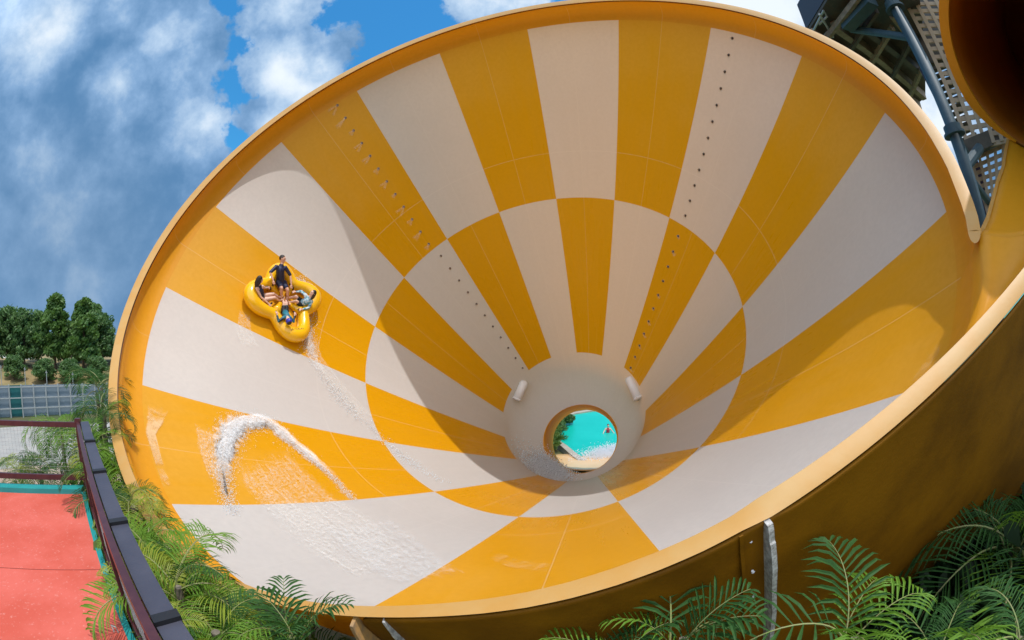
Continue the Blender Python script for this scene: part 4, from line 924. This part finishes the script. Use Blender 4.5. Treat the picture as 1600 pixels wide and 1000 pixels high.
# ------------------------------------------------------------------ palms
M_fr = [mat('frond_green', (.13, .25, .02), .55, (3, .9, (.14, .28, .035)), spec=.25, trans=(.3, (.25, .50, .05))), mat('frond_dark', (.03, .09, .022), .6, (3, .8, (.05, .13, .03)), spec=.2, trans=(.22, (.12, .26, .04))), mat('frond_yellow', (.26, .34, .03), .45, (3, .9, (.32, .36, .05)), trans=(.35, (.5, .55, .06)))]
M_stem = mat('palm_stem', (.20, .26, .07), .6, (12, .8, (.30, .24, .12))); M_ptrunk = mat('palm_trunk', (.20, .17, .13), .85, (10, .8, (.10, .08, .06)), (14, .5))
def frond_mesh(seed, length, lw, nleaf, arch, m, lean=.2, wide=1.0):
    rn = random.Random(seed); b = MB(); pts = []
    p = Vector((0, 0, 0)); el = RD(78 - lean * 60); n = 16; side = rn.uniform(-.25, .25)
    for i in range(n + 1):
        pts.append(p.copy()); f = i / n
        p = p + Vector((math.cos(el), side * f * .5, math.sin(el))).normalized() * length / n; el -= arch / n * (1.0 + f)
    b.tube(pts, [.018 * (1 - .8 * i / n) + .003 for i in range(n + 1)], 5, 1)
    for i in range(nleaf):
        f = .14 + .86 * (i + .5) / nleaf
        for s_ in (-1, 1):
            ff = min(.999, f + rn.uniform(-.008, .008)); k = ff * n; a = pts[int(k)].lerp(pts[min(n, int(k) + 1)], k - int(k)); dr = (pts[min(n, int(k) + 1)] - pts[max(0, int(k) - 0)])
            dr = (pts[min(n, int(k) + 1)] - pts[int(k)]).normalized() if int(k) < n else (pts[n] - pts[n - 1]).normalized()
            sv_ = Vector((0, 1, 0)) * s_; upv = dr.cross(Vector((0, 1, 0))); upv = upv if upv.z > 0 else -upv
            ll = lw * (math.sin(PI * (ff * .88 + .10)) ** .55) * rn.uniform(.85, 1.1)
            out = (dr * (.45 + .35 * ff) + sv_ * .9 + upv * rn.uniform(.12, .42)).normalized(); wdt = (.012 + .009 * rn.random()) * wide
            q1 = a + out * ll * .45; out2 = (out - Vector((0, 0, 1)) * rn.uniform(.22, .6)).normalized(); q2 = q1 + out2 * ll * .3; out3 = (out2 - Vector((0, 0, 1)) * rn.uniform(.2, .6)).normalized(); q3 = q2 + out3 * ll * .25
            wv = out.cross(upv).normalized() * wdt; fold = upv * wdt * .5
            b.add([a - wv * .3, a + wv * .3, q1 - wv + fold, q1 + wv + fold, q1, q2 - wv * .8 + fold, q2 + wv * .8 + fold, q2, q3],
                  [(0, 4, 2), (0, 1, 4), (1, 3, 4), (2, 4, 7, 5), (4, 3, 6, 7), (5, 7, 8), (7, 6, 8)], 0)
    me = bpy.data.meshes.new('frond'); me.from_pydata([tuple(v) for v in b.v], [], b.f); me.materials.append(m); me.materials.append(M_stem); me.polygons.foreach_set('material_index', b.m)
    me.update(); return me
FR = {k: [frond_mesh(10 * k + s, 2.0 + .25 * s, .74, 31, RD(75 + 22 * s), M_fr[k], .15 * s) for s in range(4)] for k in range(3)}
FR[3] = [frond_mesh(70 + s, 2.3 + .2 * s, 1.05, 13, RD(50 + 20 * s), M_fr[(1, 0, 1, 1)[s]], .12 * s, 2.3) for s in range(4)]
def palm(base, top, scl, nf, kind, label, grp, seed, spread=1.0, stems=1, aims=None):
    """base/top: world points of trunk foot and crown heart"""
    rn = random.Random(seed); r = empty('areca_palm', base, label, 'palm', grp)
    for q_ in range(stems):
        off = Vector((rn.uniform(-.25, .25), rn.uniform(-.25, .25), 0)) if q_ else Vector((0, 0, 0)); o2 = Vector((rn.uniform(-.3, .3), rn.uniform(-.3, .3), -rn.uniform(.1, .9))) if q_ else Vector((0, 0, 0))
        b = MB(); f0 = off; f1 = (top - base) + o2; k = 14
        b.tube([f0.lerp(f1, i / k) + Vector((.06 * math.sin(i * .5 + q_), 0, 0)) for i in range(k + 1)], [.055 - .02 * i / k + .006 * (i % 2) for i in range(k + 1)], 8)
        o = b.build('trunk', M_ptrunk); o.parent = r
    for i in range(nf):
        me = rn.choice(FR[kind if rn.random() < .72 else rn.choice((0, 1, 1 if kind == 1 else 2))]); o = link(bpy.data.objects.new('frond', me)); o.parent = r
        o.location = (top - base) + Vector((rn.uniform(-.08, .08), rn.uniform(-.08, .08), rn.uniform(-.25, .05)))
        az = 2 * PI * (i * .618) + rn.uniform(-.25, .25) if aims is None or i >= len(aims) else RD(aims[i])
        o.rotation_euler = (rn.uniform(-.25, .25), rn.uniform(-.05, .55) * spread, az); s_ = scl * rn.uniform(.75, 1.1); o.scale = (s_, s_, s_)
    return r
def palm_at(px, py, hd, *a, tilt=(0, 0), **k):
    t = ath(px, py, hd); palm(Vector((t.x + tilt[0], t.y + tilt[1], 0)), t, *a, **k)
G1 = 'palms between the deck and the funnel'
palm_at(272, 915, 3.4, .42, 11, 0, 'bright green palm whose frond overlaps the lower left funnel rim', G1, 1, stems=3)
palm_at(222, 850, 4.6, .36, 11, 0, 'palm beside the slate ledge, halfway along it', G1, 2, stems=3)
palm_at(330, 985, 2.9, .30, 12, 0, 'low palm under the lower left rim, next to the brown stem', G1, 3, stems=2)
palm_at(180, 775, 6.3, .48, 11, 1, 'darker palm against the left rim behind the ledge', G1, 4, stems=3)
palm_at(158, 690, 8.4, .52, 12, 1, 'tall dark palm rising beside the leftmost edge of the rim', G1, 5, stems=2)
palm_at(157, 605, 9.8, .48, 12, 1, 'tallest dark palm against the left rim below the trees', G1, 6, stems=2)
palm_at(275, 1010, 2.5, .22, 11, 2, 'yellowish palm fronds at the foot of the ledge', G1, 7, stems=2)
palm_at(400, 1020, 3.0, .30, 11, 1, 'dark palm in the shade under the bottom left of the rim', G1, 8, stems=2)
palm_at(462, 1012, 2.6, .24, 8, 3, 'spiky upright palm in front of the bottom rim', G1, 9, spread=.2, stems=2)
palm_at(545, 1050, 3.4, .40, 12, 1, 'dark palm between the spiky palm and the rib', G1, 18, stems=2)
G2 = 'palms beyond the deck railing'
palm_at(94, 668, 9.6, .46, 13, 0, 'palm with a bushy top seen over the far deck rail', G2, 10, stems=2)
palm_at(60, 735, 8.8, .45, 12, 1, 'feathery palm behind the wire netting of the far railing', G2, 11, stems=2)
palm_at(30, 735, 9.8, .42, 11, 2, 'yellow-green low plant behind the left end of the railing', G2, 12, stems=2)
palm_at(140, 745, 8.2, .34, 12, 0, 'palm just outside the corner of the deck railing', G2, 13, stems=2)
G3 = 'palms below the right side of the funnel'
palm_at(1060, 1000, 2.6, .34, 6, 3, 'palm with an upright frond left of the joint rib', G3, 14, spread=.3, stems=2)
palm_at(1330, 1000, 2.9, .40, 6, 3, 'palm with drooping fronds right of the joint rib', G3, 15, spread=.3, stems=2)
palm_at(1470, 1030, 3.2, .40, 7, 3, 'dark palm at the bottom between the belly and the corner', G3, 16, stems=2)
palm_at(1590, 1000, 3.4, .42, 8, 1, 'dark palm in the lower right corner', G3, 17, stems=2)
palm_at(960, 1050, 2.5, .30, 7, 3, 'short palm poking up at the bottom centre', G3, 19, stems=1)
palm_at(1580, 860, 6.5, 1.0, 13, 1, 'shaded palm behind the belly of the funnel', G3, 20, stems=2)

# ------------------------------------------------------------------ pool seen through the exit
M_pool = mat('pool_water', (.0, .40, .31), .3, (.25, .6, (.01, .47, .37)), (1.6, .25), spec=.2); M_poolfloor = mat('pale_pool_edge', (.40, .35, .28), .7, (1, .6, (.28, .25, .2)))
px_, py_ = 6.0, 38.0
vv = []; K = 40
for k in range(K):
    t = 2 * PI * k / K; r = 1 + .06 * math.sin(3 * t + 1) + .04 * math.sin(5 * t); vv.append((12.6 + 10 * r * math.cos(t), 35.0 + 12 * r * math.sin(t), .30))
tag(meshobj('water', [(12.6, 35, .30)] + vv, [(0, 1 + k, 1 + (k + 1) % K) for k in range(K)], M_pool), kind='structure')
v2 = []
for k in range(K): x, y, z = vv[k]; dx, dy = x - 12.6, y - 35; v2.append((12.6 + dx * 1.05, 35 + dy * 1.07, .42))
vk = vv + v2; tag(meshobj('pool_edge', [(x, y, .24) for x, y, z in vv] + [(x, y, .42) for x, y, z in vv] + v2 + [(x, y, 0) for x, y, z in v2], [(k, (k + 1) % K, K + (k + 1) % K, K + k) for k in range(K)] + [(K + k, K + (k + 1) % K, 2 * K + (k + 1) % K, 2 * K + k) for k in range(K)] + [(2 * K + k, 2 * K + (k + 1) % K, 3 * K + (k + 1) % K, 3 * K + k) for k in range(K)], M_poolfloor), kind='structure')
# run-out floor of the exit flume
run = empty('runout_flume', (4.3, 25, 0), 'peach and orange floor of the run-out flume between exit hole and pool', 'flume')
ex = ecen0 + view_el * ELEN
b = MB(); d2 = Vector((.10, 1, 0)).normalized(); sd_ = d2.cross(Vector((0, 0, 1)))
M_peach = mat('peach_gelcoat', (.72, .42, .17), .3, (.6, .6, (.76, .50, .26)))
cs = []
for k in range(13):
    s = k / 12; c = Vector((ex.x, ex.y - .6, 0)) + d2 * (s * 7.0); zc = (ex.z - 1.72) * (1 - s) ** 1.6 + .22; hw = 2.2 + 1.7 * s
    cs.append([c + sd_ * (hw * math.sin(t)) * -1 + Vector((0, 0, zc + 1.0 * (1 - math.cos(t)) * (1 - .8 * s))) for t in [RD(-80 + 16 * i) for i in range(11)]])
vv = [p for r_ in cs for p in r_]; o = meshobj('flume_floor', vv, [(k * 11 + i, k * 11 + i + 1, k * 11 + i + 12, k * 11 + i + 11) for k in range(12) for i in range(10)], [M_peach, M_exit], run, True, [1 if i > 6 else 0 for k in range(12) for i in range(10)])
o.modifiers.new('t', 'SOLIDIFY').thickness = .05
# white water where the run-out meets the pool
vv = []; ff = []
cc = atz(948, 708, .4)
for _ in range(6000):
    a = random.gauss(.4, 1.1); q_ = random.gauss(0, .8); c = Vector((cc.x + a, cc.y + q_ + a * .5, .33 + abs(random.gauss(0, .16)))); b0 = len(vv); rd = random.uniform(.012, .045)
    vv += [c + Vector(o) * rd for o in oct_]; ff += [tuple(b0 + i for i in f) for f in of]
tag(meshobj('pool_foam', vv, ff, M_foam, None, True), 'white foam where the run-out meets the pool', 'white water', None, 'stuff')
# swimmer in the pool
pm = atz(950, 676, .30); R4 = Matrix.Translation(pm)
J['swimmer'] = {'head': (0, 0, .62), 'neck': (0, 0, .44), 'chest': (0, .02, .22), 'shL': (-.17, .02, .36), 'shR': (.17, .02, .36), 'elL': (-.34, -.05, .16), 'elR': (.34, -.05, .16), 'haL': (-.45, -.22, .02), 'haR': (.45, -.22, .02), 'hip': (0, .05, -.22), 'hipL': (-.1, .05, -.24), 'hipR': (.1, .05, -.24), 'knL': (-.12, -.1, -.6), 'knR': (.12, -.1, -.6), 'anL': (-.12, 0, -1.0), 'anR': (.12, 0, -1.0), 'toL': (-.12, -.15, -1.05), 'toR': (.12, -.15, -1.05)}
person('swimmer', 'swimmer in a red top standing in the turquoise pool', M_skin2, mat('red_top', (.45, .02, .05), .5), None, M_hair, 1.15, (-.1, -1, 0), matp=R4)
# low plants on the pool bank
for k, (px, py) in enumerate(((868, 700), (866, 686), (872, 676), (884, 664), (863, 710))):
    p = atz(px, py, .3); r = empty('bank_shrub', (p.x - .35, p.y + .3, .1), ['bushy green shrub at the near end of the pool bank', 'green shrub second along the pool bank', 'yellow-green shrub third along the pool bank', 'small shrub at the far end of the pool bank', 'dark shrub beside the orange run-out'][k], 'shrub', 'shrubs on the pool bank')
    r.scale = (.36 + .05 * (k % 2),) * 2 + (.26,)
    for nm, me in (('trunk', TK[k % 4]), ('crown', CR[(k + 1) % 4])): o = link(bpy.data.objects.new(nm, me)); o.parent = r

# ------------------------------------------------------------------ stair tower
M_conc = mat('tower_steel_dark', (.075, .07, .065), .7, (2, .6, (.14, .12, .10))); M_blue = mat('blue_grey_pipe', (.04, .08, .11), .6, (3, .5, (.07, .12, .15)))
M_joist = mat('joist_brown', (.34, .26, .19), .7, (3, .5, (.09, .07, .05))); M_latt = mat('lattice_brown', (.55, .42, .30), .7, (2, .6, (.42, .31, .21))); M_rail = mat('railing_indigo', (.05, .04, .10), .5)
tower = empty('stair_tower', (*pol(18, 60.5), 0), 'tall stair tower with steel pipe column, dark platform and lattice stairs behind the rim', 'tower')
ZP = 22.75; KT = 1.5
def athk(px, py, hd): return ath(px, py, hd * KT)
slab = [atz(1262, 50, ZP), atz(1300, -12, ZP), atz(1345, -60, ZP), atz(1432, -40, ZP), atz(1446, 152, ZP), atz(1434, 162, ZP)]
c0 = sum(slab, Vector()) / 6
b = MB(); b.add(slab + [p + Vector((0, 0, .2)) for p in slab], [(0, 1, 2, 3, 4, 5), (11, 10, 9, 8, 7, 6)] + [(i, (i + 1) % 6, 6 + (i + 1) % 6, 6 + i) for i in range(6)]); b.build('platform', M_conc, tower)
def beamz(p0, p1, z, wd, ht, m, name='beam'): b = MB(); b.beam(atz(*p0, z), atz(*p1, z), wd, ht); b.build(name, m, tower)
for p0, p1, m in (((1268, 52), (1436, 166), M_joist), ((1303, 40), (1443, 150), M_joist), ((1330, 30), (1446, 118), M_conc), ((1392, 20), (1446, 90), M_joist)): beamz(p0, p1, ZP - .3, .33, .55, m)
for k in range(5):
    f = k / 4; p0 = (1290 + 130 * f, 62 + 92 * f); p1 = (1345 + 100 * f, -10 + 105 * f); beamz(p0, p1, ZP - .62, .2, .3, M_conc if k % 2 else M_joist)
beamz((1322, 42), (1362, 0), ZP - .8, .65, .45, M_blue)
cT = athk(1388, -4, 12.0); cBt = athk(1534, 352, 12.2); cdir = (cT - cBt) / (cT.z - cBt.z)
def colz(z): return cBt + cdir * (z - cBt.z)
b = MB(); b.tube([colz(0), colz(ZP + 1)], .26, 20); b.build('pipe_column', M_blue, tower, True)
for z in (8.5 + 18 * math.tan(RD(21.2)), 8.5 + 18 * math.tan(RD(35.6))):
    b = MB(); b.tube([colz(z - .05), colz(z + .05)], .48, 20); b.tube([colz(z + .05), colz(z + .35)], .39, 16); b.build('column_flange', M_blue, tower)
def col_at(el): return colz(8.5 + 18 * math.tan(RD(el)))
b = MB(); b.tube([atz(1330, 46, ZP - .5), col_at(32.2)], [.18, .18], 10); b.build('brace', M_blue, tower)
b = MB(); b.tube([col_at(16.6), athk(1548, 320, 14)], [.15, .15], 10); b.build('brace', M_blue, tower)
b = MB(); b.tube([col_at(17.6), athk(1530, 232, 13)], [.23, .23], 10); b.build('brace', M_blue, tower)
# landing beam
lb = [athk(1506, 236, 13.2), athk(1578, 205, 14.2)]
b = MB(); b.beam(lb[0], lb[1], .75, .62); b.build('landing_beam', M_conc, tower)
# lattice panels (slatted screen below the stairs)
def lattice(q_, nu, nv, bw, name='lattice_panel', m=M_latt):
    A, B, Cc, D = q_; b = MB(); nrm = (B - A).cross(D - A).normalized()
    for i in range(nu + 1): s = i / nu; b.beam(A.lerp(B, s), D.lerp(Cc, s), bw, .1, up=nrm)
    for j in range(nv + 1): s = j / nv; b.beam(A.lerp(D, s) + nrm * .06, B.lerp(Cc, s) + nrm * .06, bw, .1, up=nrm)
    b.build(name, m, tower)
lattice([athk(1398, -25, 13.5), athk(1500, -25, 13.5), athk(1592, 215, 13.5), athk(1514, 232, 13.5)], 6, 20, .19)
lattice([athk(1517, 250, 13.8), athk(1580, 222, 13.8), athk(1566, 345, 13.8), athk(1547, 345, 13.8)], 5, 9, .15)
b = MB(); A_, B_, C_, D_ = athk(1390, -25, 15.2), athk(1500, -25, 15.2), athk(1545, 108, 15.2), athk(1446, 108, 15.2)
b.add([A_, B_, C_, D_, A_ * 1.004, B_ * 1.004, C_ * 1.004, D_ * 1.004], [(0, 1, 2, 3), (7, 6, 5, 4), (0, 1, 5, 4), (1, 2, 6, 5), (2, 3, 7, 6), (3, 0, 4, 7)]); b.build('upper_flight', M_conc, tower)
for k in range(13):
    f = k / 12; b = MB(); p0 = athk(1446 + 52 * f, 104 + 118 * f, 14.4); p1 = athk(1476 + 50 * f, 92 + 118 * f, 14.4); b.beam(p0, p1, .36, .09); b.build('stair_tread', M_conc, tower)
b = MB(); b.beam(athk(1442, 106, 14.3), athk(1500, 228, 14.3), .12, .42); b.build('stringer', M_rail, tower)
b = MB(); b.beam(athk(1520, 250, 14), athk(1550, 350, 14), .12, .45); b.build('stringer', M_rail, tower)
# platform railing: dark panel, pipe rail, upright bars
M_panel = mat('dark_panel', (.035, .035, .05), .5); M_wpipe = mat('pale_pipe', (.42, .44, .46), .4)
b = MB(); q0, q1 = slab[0], slab[1]; b.beam(q0 + Vector((0, 0, 1.0)), q1 + Vector((0, 0, 1.0)), .08, 1.65); b.build('side_panel', M_panel, tower)
q2 = slab[2]
for k in range(19):
    p = q1.lerp(q2, k / 18); b = MB(); b.tube([p + Vector((0, 0, .1)), p + Vector((0, 0, 1.95))], .03, 5); b.build('railing_bar', M_rail, tower)
b = MB(); b.beam(q1 + Vector((0, 0, 1.95)), q2 + Vector((0, 0, 1.95)), .1, .1); b.build('handrail', M_rail, tower)
a_, b_ = atz(1275, 48, ZP - .3), atz(1286, 14, ZP - .3)
b = MB(); b.tube([atz(1270, 50, ZP - .3), atz(1287, 16, ZP - .3), atz(1292, 26, ZP - .3), atz(1280, 38, ZP - .3)], .06, 6); b.build('pipe_rail', M_wpipe, tower)
b = MB(); b.tube([atz(1280, 22, ZP - .35), atz(1302, 58, ZP - .35)], .06, 6); b.build('pipe_rail', M_wpipe, tower)
b = MB(); b.beam(atz(1288, 57, ZP - .4), atz(1303, 42, ZP - .4), .18, .08); b.build('bracket', M_wpipe, tower)

# ------------------------------------------------------------------ dark shrubbery below the right of the funnel
M_leafD = leafmat('leaf_shade_dark', (.010, .030, .010), (.022, .055, .016), (.03, .07, .015))  # near-black leaf colour, with the shade under the funnel put into it
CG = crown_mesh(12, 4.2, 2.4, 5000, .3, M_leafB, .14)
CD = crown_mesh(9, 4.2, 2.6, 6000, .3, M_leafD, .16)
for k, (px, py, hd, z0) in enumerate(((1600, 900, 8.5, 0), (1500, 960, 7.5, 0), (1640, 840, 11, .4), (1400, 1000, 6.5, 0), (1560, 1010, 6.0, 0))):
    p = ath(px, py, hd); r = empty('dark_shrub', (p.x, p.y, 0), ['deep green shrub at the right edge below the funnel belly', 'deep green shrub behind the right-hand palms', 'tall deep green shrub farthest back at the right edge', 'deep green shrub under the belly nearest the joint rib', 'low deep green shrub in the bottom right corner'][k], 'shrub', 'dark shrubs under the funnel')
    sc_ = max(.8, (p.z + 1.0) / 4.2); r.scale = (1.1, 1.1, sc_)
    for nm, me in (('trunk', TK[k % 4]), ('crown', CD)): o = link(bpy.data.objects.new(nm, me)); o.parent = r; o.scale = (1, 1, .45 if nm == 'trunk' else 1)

G5 = 'shrubs filling the strip by the ledge'
for k, (px, py, hd) in enumerate(((190, 860, 5.2), (235, 935, 4.0), (300, 985, 3.6), (165, 790, 7.2), (420, 1010, 4.2), (150, 720, 9.0))):
    p = ath(px, py, hd); r = empty('dark_shrub', (p.x, p.y, 0), ['green undergrowth halfway along the slate ledge', 'green undergrowth below the frond that overlaps the rim', 'green undergrowth beneath the lower left curve of the rim', 'green undergrowth near the corner of the far rail', 'green undergrowth in deep shade under the bottom rim', 'green undergrowth behind the rail corner beside the rim'][k], 'shrub', G5)
    r.scale = (.62, .62, max(.8, (p.z - .3) / 4.2))
    for nm, me in (('trunk', TK[k % 4]), ('crown', CG)): o = link(bpy.data.objects.new(nm, me)); o.parent = r; o.scale = (1, 1, .45 if nm == 'trunk' else 1)
palm_at(205, 790, 5.6, .36, 10, 2, 'yellow-green palm between the ledge and the left rim', G1, 31, stems=2)
palm_at(250, 880, 4.2, .34, 11, 0, 'fresh green palm in the middle of the strip by the ledge', G1, 32, stems=2)
palm_at(290, 950, 3.4, .40, 11, 2, 'light green palm just below the lowest left part of the rim', G1, 33, stems=2)
palm_at(160, 735, 7.4, .42, 10, 0, 'palm squeezed between the rail corner and the rim', G1, 34, stems=2)
palm_at(352, 1010, 3.0, .26, 10, 0, 'green palm at the bottom edge left of the spiky palm', G1, 35, stems=2)

palm_at(146, 700, 7.6, .42, 11, 0, 'green palm leaning on the left rim just above the rail corner', G1, 41, stems=2)
palm_at(160, 640, 8.2, .36, 11, 1, 'dark slim palm beside the middle of the left rim', G1, 42, stems=2)
palm_at(232, 905, 4.0, .34, 11, 2, 'light green palm beside the widest visible part of the ledge', G1, 43, stems=2)
# steel legs carrying the funnel
M_leg = mat('support_steel', (.10, .13, .15), .5)
for a_, z_ in ((95, .45), (70, .6), (82, 1.1)):
    p = cyl(RD(a_), rz(z_) + .012, z_); p.z -= .55; b = MB(); b.tube([(p.x, p.y, 0), (p.x, p.y, p.z)], .22, 14); b.tube([(p.x, p.y, 0), (p.x, p.y, .08)], .45, 14); b.build('support_leg', M_leg, slide, True)
